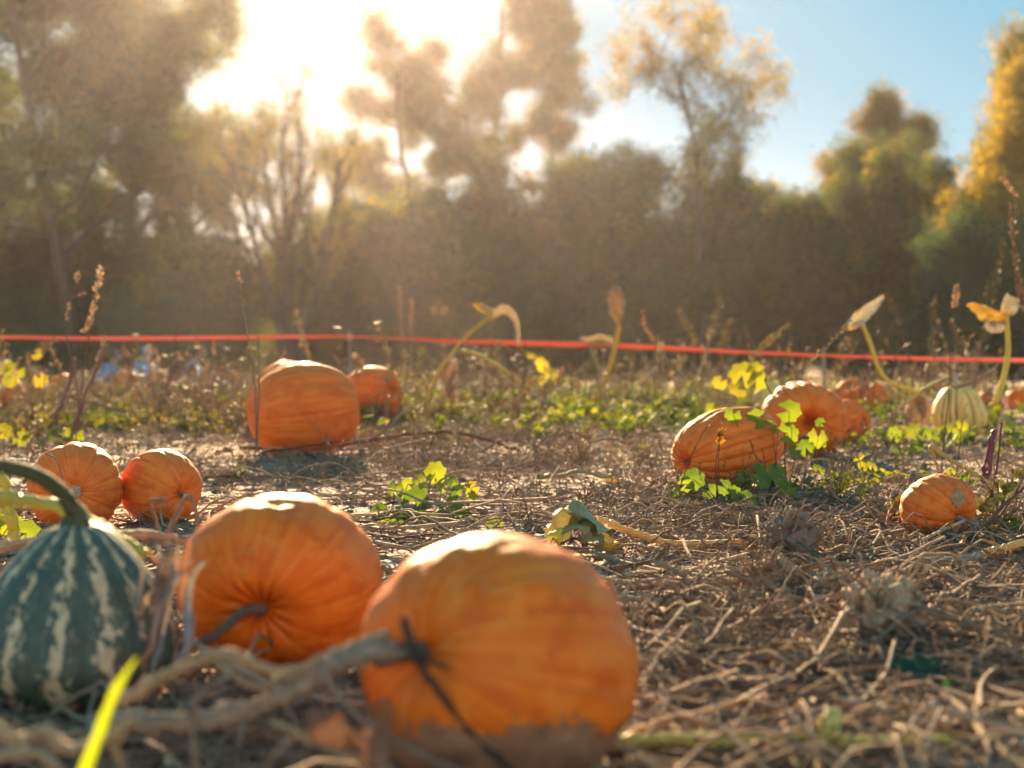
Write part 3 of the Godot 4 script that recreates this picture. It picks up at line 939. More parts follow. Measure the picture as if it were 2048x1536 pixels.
func litter() -> void:
	var straw := [Color(0.74, 0.52, 0.34), Color(0.60, 0.41, 0.27), Color(0.42, 0.28, 0.19), Color(0.56, 0.43, 0.32), Color(0.22, 0.14, 0.10), Color(0.80, 0.60, 0.42)]
	var kinds := [[0.26, 0.0018, 0.14, 0.016], [0.38, 0.0024, 0.10, 0.026], [0.20, 0.0014, 0.26, 0.030], [0.14, 0.0011, 0.45, 0.022], [0.50, 0.0034, 0.08, 0.022], [0.26, 0.0015, 0.2, 0.05], [0.11, 0.0010, 0.6, 0.02], [0.30, 0.0021, 0.24, 0.04], [0.16, 0.0017, 0.08, 0.006], [0.08, 0.0013, 0.15, 0.004], [0.06, 0.0016, 0.1, 0.003], [0.20, 0.0012, 0.35, 0.02]]
	for k in kinds.size():
		var m := strand(100 + k, kinds[k][0], kinds[k][1], kinds[k][2], kinds[k][3])
		rng.seed = 200 + k
		scatter("dry_vine_litter", m, M.dry_stem, 850, 1.05, 12.0, Vector2(0.6, 1.35), straw, 0.008, 0.08, "dry brown vine stems and tendrils strewn over the soil")
	for k in 4:
		var m := scrap(300 + k)
		rng.seed = 310 + k
		scatter("dead_leaf_scraps", m, M.dead_leaf, 480, 1.05, 11.0, Vector2(0.006, 0.028), straw + [Color(0.5, 0.34, 0.16)], 0.15, 0.9, "curled brown scraps of dead leaf over the soil")
	for k in 4:
		var m := lump(400 + k, 0.9).mesh()
		rng.seed = 410 + k
		scatter("soil_clods", m, M.field_soil, 900, 1.05, 9.0, Vector2(0.003, 0.016), [Color(1.1, 1.1, 1.1), Color(0.8, 0.8, 0.8), Color(1.5, 1.45, 1.4)], 0.2, 0.5, "crumbs and clods of dry soil")
	# longer vines lying loosely over the rest
	for k in 6:
		var m := strand(700 + k, [0.7, 0.9, 0.55, 0.8, 0.6, 1.0][k], [0.0034, 0.0042, 0.0028, 0.0038, 0.0030, 0.0046][k], [0.12, 0.09, 0.2, 0.14, 0.24, 0.08][k], [0.045, 0.055, 0.05, 0.06, 0.07, 0.04][k])
		rng.seed = 720 + k
		scatter("loose_dry_vines", m, M.dry_stem, 130, 1.25, 8.5, Vector2(0.6, 1.2), [Color(0.82, 0.62, 0.44), Color(0.70, 0.52, 0.36), Color(0.60, 0.47, 0.36), Color(0.50, 0.34, 0.22)], 0.014, 0.07, "long loose dry vines lying over the straw")
	# matted heaps where vines were raked together
	var heaps := [[Vector3(0.471, 0, -2.452), 0.16, 0.6], [Vector3(0.55, 0, -2.083), 0.17, 0.6], [Vector3(0.341, 0, -2.083), 0.14, 0.5], [Vector3(0.843, 0, -2.69), 0.20, 0.5], [Vector3(0.276, 0, -2.368), 0.12, 0.6], [Vector3(0.728, 0, -3.257), 0.3, 0.5], [Vector3(0.395, 0, -4.005), 0.3, 0.5], [Vector3(-0.044, 0, -5.198), 0.5, 0.5], [Vector3(-0.328, 0, -6.383), 0.6, 0.5], [Vector3(1.219, 0, -3.688), 0.18, 0.8], [Vector3(0.547, 0, -3.593), 0.2, 0.6], [Vector3(-0.774, 0, -4.676), 0.3, 0.5]]
	for k in [0, 2, 3, 5, 6, 7, 9, 11]:
		var m := strand(100 + k, kinds[k][0], kinds[k][1] * 1.15, kinds[k][2] * 1.3, kinds[k][3] * 1.6)
		rng.seed = 250 + k
		scatter("matted_straw", m, M.dry_stem, 330, 1.05, 12.0, Vector2(0.6, 1.3), straw, 0.016, 0.14, "matted heaps of dry vine and straw on the soil", heaps)
	var greens := [Color(0.17, 0.23, 0.02), Color(0.24, 0.28, 0.025), Color(0.12, 0.17, 0.02), Color(0.32, 0.31, 0.03)]
	var patches := [[Vector3(0.253, 0, -7.394), 0.75, 0.9], [Vector3(0.663, 0, -7.894), 0.8, 0.8], [Vector3(-0.041, 0, -8.267), 0.7, 0.8], [Vector3(0.504, 0, -9.068), 1.3, 0.6], [Vector3(1.344, 0, -10.042), 1.4, 0.6], [Vector3(1.722, 0, -5.85), 0.42, 0.6], [Vector3(2.015, 0, -6.105), 0.4, 0.5], [Vector3(1.01, 0, -4.315), 0.2, 0.7], [Vector3(2.254, 0, -7.394), 1.0, 0.5], [Vector3(1.755, 0, -10.816), 1.6, 0.5], [Vector3(-0.45, 0, -8.784), 0.8, 0.6], [Vector3(0.877, 0, -4.124), 0.2, 0.6]]
	for k in 3:
		var m := tuft(500 + k, 10, 0.05, 0.0105)
		rng.seed = 510 + k
		scatter("green_ground_cover", m, M.live_leaf, 430, 4.0, 12.0, Vector2(0.45, 2.3), greens, 0.0, 0.2, "low green weeds with small round leaves", patches)
	var dull := [Color(0.13, 0.13, 0.035), Color(0.17, 0.16, 0.04), Color(0.10, 0.10, 0.035), Color(0.22, 0.17, 0.07), Color(0.16, 0.11, 0.06)]
	var dim := [[Vector3(-1.736, 0, -7.024), 0.8, 0.5], [Vector3(-2.17, 0, -7.394), 0.8, 0.5], [Vector3(-1.778, 0, -8.267), 0.8, 0.6], [Vector3(-2.315, 0, -9.371), 1.6, 0.6], [Vector3(-2.297, 0, -6.688), 0.4, 0.5], [Vector3(-3.017, 0, -10.042), 1.8, 0.5]]
	for k in 2:
		var m := tuft(520 + k, 9, 0.06, 0.012)
		rng.seed = 530 + k
		scatter("dull_ground_cover", m, M.live_leaf, 700, 4.5, 12.0, Vector2(0.6, 1.7), dull, 0.0, 0.25, "fading brownish green weeds between the pumpkins and the people", dim)
	var dry := [Color(0.30, 0.22, 0.14), Color(0.22, 0.16, 0.11), Color(0.38, 0.29, 0.17), Color(0.17, 0.15, 0.06), Color(0.22, 0.12, 0.09)]
	var far_patches := [[Vector3(-2.588, 0, -10.042), 2.4, 0.5], [Vector3(-2.827, 0, -8.784), 1.6, 0.5], [Vector3(-2.123, 0, -10.042), 1.5, 0.5], [Vector3(1.255, 0, -10.816), 2.0, 0.4], [Vector3(-0.704, 0, -9.695), 1.0, 0.5], [Vector3(-1.478, 0, -10.816), 1.5, 0.5], [Vector3(0.293, 0, -10.816), 2.2, 0.4], [Vector3(-0.59, 0, -7.394), 0.45, 1.0], [Vector3(-2.093, 0, -7.595), 1.1, 0.6], [Vector3(-1.436, 0, -7.024), 0.5, 0.8], [Vector3(0.901, 0, -8.267), 0.9, 0.7], [Vector3(2.035, 0, -5.85), 0.35, 1.0]]
	for k in 3:
		rng.seed = 600 + k
		var g := Geo.new()
		for i in 7:
			var a := rnd(0, TAU)
			var tip := Vector3(cos(a), 0, sin(a)) * rnd(0.03, 0.12) + Vector3.UP * rnd(0.09, 0.24)
			var line := curve([Vector3.ZERO, tip * 0.5 + ball() * 0.012, tip], 4)
			g.tube(line, taper(line.size(), 0.0022, 0.0009), 4)
			for q in 5:
				blade(g, line[-1 - q] + ball() * 0.004, Basis.from_euler(Vector3(rnd(0, TAU), rnd(0, TAU), 0)) * rnd(0.012, 0.026))
		scatter("dry_weed_sprigs", g.mesh(), M.dead_leaf, 90, 3.4, 7.0, Vector2(0.25, 0.75), dry, 0.0, 0.4, "short dry weed sprigs about the pumpkins", [[Vector3(0.901, 0, -4.383), 0.35, 0.6], [Vector3(1.232, 0, -3.688), 0.22, 0.8], [Vector3(0.553, 0, -4.124), 0.2, 0.6], [Vector3(-0.907, 0, -4.676), 0.35, 0.6], [Vector3(-0.55, 0, -5.85), 0.5, 0.6], [Vector3(-1.824, 0, -5.198), 0.3, 0.8], [Vector3(1.339, 0, -4.838), 0.5, 0.6], [Vector3(0.234, 0, -5.198), 0.5, 0.5]])
		scatter("tall_dry_weeds", g.mesh(), M.dead_leaf, 26, 7.0, 11.5, Vector2(1.3, 2.4), dry, 0.0, 0.2, "taller dry weeds scattered along the barrier tape")
		scatter("dry_weed_stems", g.mesh(), M.dead_leaf, 520, 5.5, 13.0, Vector2(0.35, 1.1), dry, 0.0, 0.25, "thin dry weeds standing along the crest of the field", far_patches)


# ---------------------------------------------------------------- vines, stalks and leaves that can be told apart
func vine(called: String, label: String, category: String, group: String, lines: Array, tint: Color, mat_: Material, deep := 0.18) -> Node3D:
	# lines: [points, first radius, last radius, name of the part, own tint or nothing]
	var at: Vector3 = lines[0][0][0]
	var root := thing(called, at, label, category, group)
	var fibre := FastNoiseLite.new()
	fibre.seed = hash(label) % 1000
	fibre.frequency = 0.5
	for l in lines:
		var pts := curve(l[0], 9, l[1] * 0.16)
		for i in pts.size():
			pts[i].y = maxf(pts[i].y, soil(pts[i].x, pts[i].z) + l[1] * 0.7 + 0.018)
			pts[i] -= at
		var g := Geo.new()
		g.tint = l[4] if l.size() > 4 else tint
		var rr := taper(pts.size(), l[1], l[2], 0.07)
		for i in rr.size():   # joints where side shoots once stood
			rr[i] *= 1.0 + 0.35 * exp(-pow((i % 13) - 6.0, 2.0) * 1.2)
		g.tube(pts, rr, 24 if l[1] > 0.004 else 7, 6 if l[1] > 0.004 else 0, deep)
		if l[1] > 0.004:   # fibres and splits along the stem
			for i in g.v.size():
				g.v[i] += g.n[i] * l[1] * (0.12 * fibre.get_noise_3d(g.v[i].x * 40.0 + g.uv[i].x * 9.0, g.uv[i].y * 12.0, g.uv[i].x * 24.0) + 0.10 * fibre.get_noise_3dv(g.v[i] * 220.0))
		if l[1] > 0.004:
			g.smooth(0.00005)
		part(l[3], g.mesh(), mat_, root)
	return root


# a limp sheet of withered leaf: width along a line, crumpled
func limp(line: Array, wide: Array, seed_: int, rough := 0.25) -> Geo:
	rng.seed = seed_
	var f := FastNoiseLite.new()
	f.seed = seed_
	f.frequency = 14.0
	var g := Geo.new()
	var pts := curve(line, 5)
	var side := Vector3(1, 0, 0.35).normalized()
	for i in pts.size():
		var t: Vector3 = (pts[mini(i + 1, pts.size() - 1)] - pts[maxi(i - 1, 0)]).normalized()
		side = (side - t * side.dot(t) + ball() * 0.10).normalized()
		var up := side.cross(t)
		var k := float(i) / (pts.size() - 1) * (wide.size() - 1)
		var w: float = lerpf(wide[int(k)], wide[mini(int(k) + 1, wide.size() - 1)], k - int(k))
		for j in 9:
			var s := j / 4.0 - 1.0
			var p: Vector3 = pts[i] + side * s * w * (1.0 + 0.3 * f.get_noise_1d(i * 0.02 + signf(s) * 9.0))
			g.vert(p + up * (rough * w * 1.6 * f.get_noise_3dv(p) + 0.5 * w * s * s), up)
	g.quads(0, pts.size(), 9)
	g.smooth()
	return g


func withered(called: String, label: String, category: String, group: String, sheets: Array, stems: Array, tint: Color) -> Node3D:
	var at: Vector3 = sheets[0][0][0]
	var root := thing(called, at, label, category, group)
	for i in sheets.size():
		var g := limp(sheets[i][0], sheets[i][1], hash(label) % 999 + i, sheets[i][3] if sheets[i].size() > 3 else 0.3)
		g.move(-at)
		g.c.fill(sheets[i][2] if sheets[i].size() > 2 else tint)
		part("leaf", g.mesh(), M.dead_leaf, root)
	for s in stems:
		var pts := curve(s[0], 7, 0.0)
		for i in pts.size():
			pts[i] -= at
		var g := Geo.new()
		g.tint = s[3] if s.size() > 3 else Color(0.55, 0.38, 0.08)
		g.tube(pts, taper(pts.size(), s[1], s[2], 0.06), 10, 5, 0.15)
		g.smooth(0.00005)
		part("leaf_stalk", g.mesh(), M.green_stem, root)
	return root


# a plant whose every leaf is its own part; spots: position and radius
func leafy(called: String, label: String, category: String, group: String, foot: Vector3, spots: Array, hues: Array, stem_tint: Color, upright := 0.5) -> Node3D:
	foot = on_soil(foot)
	var root := thing(called, foot, label, category, group)
	rng.seed = hash(label)
	var stems := Geo.new()
	stems.tint = stem_tint
	for s in spots:
		var tip: Vector3 = s[0] - foot
		var from := Vector3(tip.x * rnd(0.2, 0.6), 0, tip.z * rnd(0.2, 0.6))
		from.y = soil(foot.x + from.x, foot.z + from.z) - foot.y
		var line := curve([from, from.lerp(tip, 0.55) + ball() * 0.006, tip], 4)
		stems.tube(line, taper(line.size(), 0.0020, 0.0013), 5)
	part("stem", stems.mesh(), M.green_stem, root)
	var shapes := []
	for k in mini(4, hues.size()):
		var g := Geo.new()
		g.tint = hues[k]
		round_leaf(g, Vector3.ZERO, Basis.IDENTITY, 29, 0.16, 7)
		shapes.append(g.mesh())
	for i in spots.size():
		var toward := Vector3(rnd(-0.6, 0.6), rnd(0.2, 0.9), upright * rnd(0.3, 1.6)).normalized()
		var b := Basis(Quaternion(Vector3.UP, toward)) * Basis(Vector3.UP, rnd(0, TAU))
		var k: int = spots[i][2] if spots[i].size() > 2 else rng.randi() % mini(shapes.size(), 3)
		part("leaf", shapes[k], M.live_leaf, root, Transform3D(b.scaled(Vector3.ONE * spots[i][1] * 1.25), spots[i][0] - foot))
	return root


# a dry weed: stems, and seed heads of many small husks along part of each stem
func weed(called: String, label: String, category: String, group: String, lines: Array, r: float, stem_tint: Color, heads: Array, husk: float, husk_tint: Color) -> Node3D:
	var at: Vector3 = lines[0][0]
	var root := thing(called, at, label, category, group)
	rng.seed = hash(label)
	for l in lines:
		var pts := curve(l, 7, r * 0.25)
		for i in pts.size():
			pts[i] -= at
		var g := Geo.new()
		g.tint = stem_tint
		g.tube(pts, taper(pts.size(), r, r * 0.5, 0.1), 7)
		part("stem", g.mesh(), M.dry_stem, root)
	for h in heads:   # points, how thick, how many husks
		var pts := curve(h[0], 6)
		var g := Geo.new()
		for i in h[2]:
			g.tint = husk_tint * rnd(0.65, 1.25)
			var f := rng.randf() * (pts.size() - 1.001)
			var p: Vector3 = pts[int(f)].lerp(pts[int(f) + 1], f - int(f)) - at
			var slim: float = 1.0 - 0.5 * absf(f / (pts.size() - 1) - 0.4)
			var dir := ball().normalized()
			var up: Vector3 = (pts[-1] - pts[0]).normalized()
			var b := Basis(Quaternion(Vector3.BACK, (dir + up * 0.6).normalized())) * Basis(Vector3.BACK, rnd(0, TAU))
			blade(g, p + dir * h[1] * rnd(0.3, 1.0) * slim, b * (husk * rnd(0.6, 1.3)))
		part("seed_head", g.mesh(), M.dead_leaf, root)
	return root


func vines() -> void:
	var grey := Color(0.40, 0.32, 0.25)
	var pale := Color(0.58, 0.42, 0.27)
	var brown := Color(0.22, 0.145, 0.095)
	var ochre := Color(0.55, 0.36, 0.08)
	var lime := Color(0.36, 0.34, 0.07)
	var soot := Color(0.07, 0.055, 0.05)
	var gv := "dry vines on the soil"
	# in front
	vine("dry_vine", "thick twisted grey vine in front of the biggest pumpkin, joined to its stem", "vine", gv, [
		[[Vector3(-0.412, 0.103, -1.42), Vector3(-0.354, 0.1, -1.42), Vector3(-0.293, 0.107, -1.42), Vector3(-0.236, 0.127, -1.42), Vector3(-0.19, 0.153, -1.42), Vector3(-0.15, 0.171, -1.42), Vector3(-0.114, 0.177, -1.42)], 0.0105, 0.0095, "stem"],
		[[Vector3(-0.405, 0.118, -1.43), Vector3(-0.356, 0.145, -1.43), Vector3(-0.317, 0.163, -1.43), Vector3(-0.292, 0.169, -1.43), Vector3(-0.264, 0.157, -1.43), Vector3(-0.233, 0.148, -1.43), Vector3(-0.197, 0.161, -1.43), Vector3(-0.163, 0.175, -1.43), Vector3(-0.128, 0.186, -1.43)], 0.006, 0.0065, "stem", pale],
		[[Vector3(-0.3, 0.166, -1.41), Vector3(-0.28, 0.15, -1.41), Vector3(-0.255, 0.138, -1.41), Vector3(-0.232, 0.15, -1.41), Vector3(-0.204, 0.162, -1.41)], 0.0042, 0.004, "stem", pale],
		[[Vector3(-0.314, 0.061, -1.38), Vector3(-0.316, 0.099, -1.38), Vector3(-0.315, 0.129, -1.38), Vector3(-0.299, 0.147, -1.38), Vector3(-0.274, 0.161, -1.38)], 0.0035, 0.003, "tendril"],
		[[Vector3(-0.189, 0.166, -1.37), Vector3(-0.164, 0.134, -1.37), Vector3(-0.14, 0.111, -1.37), Vector3(-0.1, 0.087, -1.37), Vector3(-0.046, 0.063, -1.37)], 0.0036, 0.0025, "tendril"],
		[[Vector3(-0.236, 0.119, -1.36), Vector3(-0.197, 0.099, -1.36), Vector3(-0.158, 0.084, -1.36), Vector3(-0.114, 0.068, -1.36)], 0.0042, 0.0034, "tendril", pale],
		[[Vector3(-0.209, 0.102, -1.37), Vector3(-0.228, 0.087, -1.37), Vector3(-0.248, 0.064, -1.37)], 0.0035, 0.002, "tendril"],
		[[Vector3(-0.389, 0.106, -1.4), Vector3(-0.398, 0.083, -1.4), Vector3(-0.39, 0.055, -1.4)], 0.006, 0.004, "tendril", pale],
		], grey, M.dry_stem, 0.3)
	vine("dark_tendril", "thin sooty tendril drooping down the face of the biggest pumpkin", "tendril", "", [[[Vector3(-0.107, 0.214, -1.385), Vector3(-0.1, 0.188, -1.385), Vector3(-0.085, 0.158, -1.385), Vector3(-0.059, 0.122, -1.385), Vector3(-0.032, 0.092, -1.385), Vector3(0.003, 0.057, -1.385)], 0.0045, 0.003, "stem"], [[Vector3(-0.1, 0.188, -1.385), Vector3(-0.086, 0.174, -1.385), Vector3(-0.064, 0.165, -1.385)], 0.003, 0.002, "tendril"]], soot, M.dry_stem)
	vine("dry_vine", "wavy pale root at the lower corner under the lime grass blade", "vine", gv, [[[Vector3(-0.487, 0.131, -1.3), Vector3(-0.46, 0.117, -1.3), Vector3(-0.436, 0.124, -1.3), Vector3(-0.413, 0.108, -1.3), Vector3(-0.378, 0.117, -1.3), Vector3(-0.357, 0.136, -1.3)], 0.007, 0.006, "stem"], [[Vector3(-0.48, 0.105, -1.28), Vector3(-0.443, 0.112, -1.28), Vector3(-0.416, 0.095, -1.28)], 0.006, 0.006, "stem"]], pale, M.dry_stem)
	vine("green_vine", "yellow-green vine crossing behind the striped squash's stem", "vine", "", [[[Vector3(-0.759, 0.268, -2), Vector3(-0.695, 0.257, -2), Vector3(-0.642, 0.245, -2), Vector3(-0.603, 0.227, -2), Vector3(-0.564, 0.202, -2), Vector3(-0.525, 0.177, -2)], 0.0105, 0.009, "stem"]], Color(0.42, 0.36, 0.07), M.green_stem, 0.2)
	vine("dry_vine", "straw-coloured vine on the soil beside the striped squash's shoulder", "vine", gv, [[[Vector3(-0.885, 0.138, -2.35), Vector3(-0.826, 0.141, -2.35), Vector3(-0.767, 0.151, -2.35), Vector3(-0.667, 0.158, -2.35), Vector3(-0.583, 0.153, -2.35), Vector3(-0.524, 0.139, -2.35)], 0.009, 0.006, "stem"]], pale, M.dry_stem)
	vine("yellow_leaf_stalk", "short yellow stalk standing at the edge beneath the dark squash stem", "leaf stalk", "", [[[Vector3(-0.994, 0.221, -2.7), Vector3(-0.979, 0.182, -2.7), Vector3(-0.966, 0.144, -2.7), Vector3(-0.959, 0.095, -2.7)], 0.014, 0.012, "stem"]], Color(0.6, 0.45, 0.05), M.green_stem)
	vine("green_vine", "yellow-green runner along the bottom, with a stubby shoot rising from its joint", "vine", "", [
		[[Vector3(0.108, 0.01, -1.62), Vector3(0.161, 0.008, -1.62), Vector3(0.219, 0.009, -1.62), Vector3(0.283, 0.007, -1.62), Vector3(0.344, 0.011, -1.62), Vector3(0.364, 0.017, -1.62)], 0.0082, 0.0085, "stem"],
		[[Vector3(0.363, -0.009, -1.6), Vector3(0.36, 0.017, -1.6), Vector3(0.363, 0.038, -1.6), Vector3(0.368, 0.053, -1.6)], 0.012, 0.013, "shoot", Color(0.60, 0.50, 0.15)],
		[[Vector3(0.363, 0.022, -1.6), Vector3(0.4, 0.01, -1.6), Vector3(0.446, 0.003, -1.6), Vector3(0.504, -0.012, -1.6)], 0.007, 0.006, "stem"]], Color(0.55, 0.44, 0.12), M.green_stem, 0.2)
	# between the pumpkins
	vine("dead_vine", "orange-brown dead leaf stem beyond the biggest pumpkin, fixed to a crumpled leaf", "stem", "", [[[Vector3(0.198, 0.073, -3.15), Vector3(0.237, 0.059, -3.15), Vector3(0.311, 0.032, -3.15), Vector3(0.412, 0.01, -3.15), Vector3(0.519, -0.015, -3.15)], 0.0085, 0.0075, "stem"]], Color(0.72, 0.40, 0.13), M.green_stem)
	vine("dead_vine", "orange-brown dead stem at the edge below the corky pumpkin", "stem", "", [[[Vector3(1.009, 0.02, -3), Vector3(1.057, 0.033, -3), Vector3(1.121, 0.05, -3)], 0.009, 0.008, "stem"]], Color(0.72, 0.40, 0.13), M.green_stem)
	vine("dry_vine", "bone-pale stem with a kink below the corky pumpkin", "vine", gv, [[[Vector3(0.975, 0.036, -2.9), Vector3(0.908, 0.015, -2.9), Vector3(0.857, -0.01, -2.9), Vector3(0.828, -0.027, -2.9), Vector3(0.845, -0.06, -2.9), Vector3(0.858, -0.097, -2.9)], 0.0075, 0.004, "stem"], [[Vector3(0.828, -0.027, -2.9), Vector3(0.81, 0.003, -2.9), Vector3(0.794, 0.023, -2.9)], 0.003, 0.002, "tendril"]], Color(0.42, 0.38, 0.32), M.dry_stem)
	vine("dry_vine", "long straight root in front of the shaggy clod", "vine", gv, [[[Vector3(0.439, -0.003, -2.75), Vector3(0.507, 0.016, -2.75), Vector3(0.576, 0.032, -2.75), Vector3(0.665, 0.038, -2.75), Vector3(0.733, 0.034, -2.75)], 0.007, 0.004, "stem"], [[Vector3(0.439, -0.003, -2.75), Vector3(0.468, -0.023, -2.75), Vector3(0.527, -0.019, -2.75)], 0.006, 0.004, "stem", Color(0.5, 0.3, 0.12)]], pale, M.dry_stem)
	vine("dry_vine", "long straw lying level between the biggest pumpkin and the straw bundle", "vine", gv, [[[Vector3(0.215, -0.007, -2.3), Vector3(0.31, -0.002, -2.3), Vector3(0.417, -0.007, -2.3), Vector3(0.524, -0.004, -2.3)], 0.004, 0.003, "stem"]], Color(0.36, 0.24, 0.16), M.dry_stem)
	vine("dry_vine", "winding pale vine across the open soil, from bottom centre up to the straw bundle", "vine", gv, [[[Vector3(0.193, -0.095, -2.02), Vector3(0.269, -0.081, -2.02), Vector3(0.287, -0.058, -2.02), Vector3(0.345, -0.03, -2.02), Vector3(0.41, -0.001, -2.02), Vector3(0.461, 0.008, -2.02), Vector3(0.519, 0.014, -2.02), Vector3(0.533, 0.037, -2.02)], 0.0055, 0.0045, "stem"], [[Vector3(0.287, -0.058, -2.02), Vector3(0.31, -0.025, -2.02), Vector3(0.323, 0.008, -2.02)], 0.0032, 0.002, "tendril"], [[Vector3(0.402, 0.009, -1.98), Vector3(0.438, -0.04, -1.98), Vector3(0.452, -0.076, -1.98)], 0.0035, 0.002, "tendril"]], Color(0.38, 0.28, 0.2), M.dry_stem)
	vine("dry_vine", "long dull vine running out at the edge over the dark green seedling", "vine", gv, [[[Vector3(0.452, 0.009, -1.98), Vector3(0.523, -0.004, -1.98), Vector3(0.587, -0.02, -1.98), Vector3(0.658, -0.027, -1.98), Vector3(0.743, -0.031, -1.98)], 0.0055, 0.004, "stem"]], brown, M.dry_stem)
	vine("dry_vine", "knobbly straw on the open soil, pointing at the biggest pumpkin", "vine", gv, [[[Vector3(0.242, -0.066, -2.1), Vector3(0.272, -0.048, -2.1), Vector3(0.306, -0.019, -2.1), Vector3(0.33, 0.002, -2.1)], 0.0055, 0.0035, "stem"]], pale, M.dry_stem)
	vine("dry_vine", "twig reaching up beside the biggest pumpkin, bent at the tip", "vine", gv, [[[Vector3(0.181, 0.01, -2.8), Vector3(0.236, 0.028, -2.8), Vector3(0.286, 0.04, -2.8), Vector3(0.306, 0.065, -2.8)], 0.0055, 0.003, "stem"]], brown, M.dry_stem)
	vine("dry_vine", "bent straw with a short fork, left of the long straight root", "vine", gv, [[[Vector3(0.257, 0.073, -2.6), Vector3(0.298, 0.054, -2.6), Vector3(0.324, 0.035, -2.6), Vector3(0.329, -0.007, -2.6)], 0.0045, 0.0035, "stem"], [[Vector3(0.324, 0.035, -2.6), Vector3(0.35, 0.007, -2.6), Vector3(0.352, -0.016, -2.6)], 0.003, 0.002, "tendril"]], Color(0.36, 0.3, 0.24), M.dry_stem)
	vine("dry_vine", "wiry pair of brown twigs slanting over the corky pumpkin's stem", "vine", gv, [[[Vector3(1.006, 0.01, -3.25), Vector3(1.081, 0.029, -3.25), Vector3(1.138, 0.092, -3.25), Vector3(1.201, 0.146, -3.25)], 0.0045, 0.003, "stem"], [[Vector3(1.052, 0.019, -3.25), Vector3(1.121, 0.059, -3.25), Vector3(1.167, 0.123, -3.25), Vector3(1.195, 0.187, -3.25)], 0.0035, 0.002, "stem"]], brown, M.dry_stem)
	vine("dry_vine", "arching bleached tendril between the large lying pumpkin and the front ones", "vine", gv, [[[Vector3(-0.745, -0.033, -4.5), Vector3(-0.697, 0.035, -4.5), Vector3(-0.616, 0.07, -4.5), Vector3(-0.552, 0.067, -4.5), Vector3(-0.501, 0.027, -4.5), Vector3(-0.448, -0.046, -4.5)], 0.0045, 0.003, "stem"], [[Vector3(-0.681, 0.006, -4.5), Vector3(-0.616, 0.035, -4.5), Vector3(-0.536, 0.022, -4.5)], 0.002, 0.0015, "tendril"]], Color(0.34, 0.29, 0.24), M.dry_stem)
	vine("dry_vine", "stout pale broken stem with a torn joint, near the arching tendril", "vine", gv, [[[Vector3(-0.879, 0.038, -4.6), Vector3(-0.843, 0.016, -4.6), Vector3(-0.798, -0.012, -4.6), Vector3(-0.762, -0.038, -4.6), Vector3(-0.759, -0.071, -4.6)], 0.0085, 0.006, "stem"], [[Vector3(-0.876, 0.033, -4.6), Vector3(-0.958, -0.008, -4.6), Vector3(-1.032, -0.033, -4.6)], 0.0045, 0.003, "stem", brown]], Color(0.45, 0.38, 0.30), M.dry_stem)
	vine("dry_vine", "two crossed straws leaning over the soil behind the glowing pumpkin", "vine", gv, [[[Vector3(-0.618, 0.013, -3.9), Vector3(-0.583, 0.058, -3.9), Vector3(-0.569, 0.083, -3.9)], 0.003, 0.002, "stem"], [[Vector3(-0.59, 0.072, -3.9), Vector3(-0.534, 0.03, -3.9), Vector3(-0.5, 0.013, -3.9)], 0.003, 0.002, "stem"]], Color(0.5, 0.34, 0.2), M.dry_stem)
	vine("dry_vine", "long brown woody vine beside the large lying pumpkin", "vine", gv, [[[Vector3(-1.086, -0.039, -5.6), Vector3(-0.846, 0.011, -5.6), Vector3(-0.607, 0.053, -5.6), Vector3(-0.407, 0.085, -5.6), Vector3(-0.247, 0.093, -5.6), Vector3(-0.098, 0.061, -5.6), Vector3(-0.028, 0.037, -5.6), Vector3(0.032, -0.015, -5.6)], 0.0075, 0.005, "stem"], [[Vector3(-0.617, 0.045, -5.7), Vector3(-0.495, 0.09, -5.7), Vector3(-0.394, 0.115, -5.7)], 0.003, 0.002, "tendril"], [[Vector3(-0.302, 0.097, -5.5), Vector3(-0.321, 0.03, -5.5), Vector3(-0.306, -0.019, -5.5)], 0.003, 0.002, "tendril"]], Color(0.16, 0.09, 0.06), M.dry_stem)
	vine("dry_vine", "grey looping tendril standing up from the woody vine", "vine", gv, [[[Vector3(-0.498, 0.085, -5.5), Vector3(-0.439, 0.167, -5.5), Vector3(-0.388, 0.195, -5.5), Vector3(-0.364, 0.148, -5.5), Vector3(-0.368, 0.069, -5.5), Vector3(-0.341, 0, -5.5), Vector3(-0.282, -0.059, -5.5), Vector3(-0.233, -0.078, -5.5)], 0.0048, 0.003, "stem"]], Color(0.36, 0.31, 0.27), M.dry_stem)
	vine("dry_vine", "low tangle of brown hoops on the bare soil before the weeds", "vine", gv, [[[Vector3(0.077, 0.047, -5.3), Vector3(0.144, 0.1, -5.3), Vector3(0.238, 0.111, -5.3), Vector3(0.295, 0.085, -5.3), Vector3(0.279, 0.119, -5.3)], 0.004, 0.0025, "stem"], [[Vector3(-0.119, 0.046, -5.2), Vector3(-0.026, 0.093, -5.2), Vector3(0.095, 0.065, -5.2), Vector3(0.159, 0.009, -5.2)], 0.0035, 0.002, "stem"], [[Vector3(0.295, 0.075, -5.3), Vector3(0.37, 0.089, -5.3), Vector3(0.446, 0.066, -5.3)], 0.004, 0.003, "stem"]], brown, M.dry_stem)
	vine("green_vine", "grey-green angular stem lying before the long ribbed pumpkin", "vine", "", [[[Vector3(0.083, -0.022, -4.55), Vector3(0.14, 0.01, -4.55), Vector3(0.204, 0.043, -4.55), Vector3(0.269, 0.03, -4.55), Vector3(0.351, 0, -4.55)], 0.007, 0.005, "stem"]], Color(0.24, 0.22, 0.10), M.green_stem)
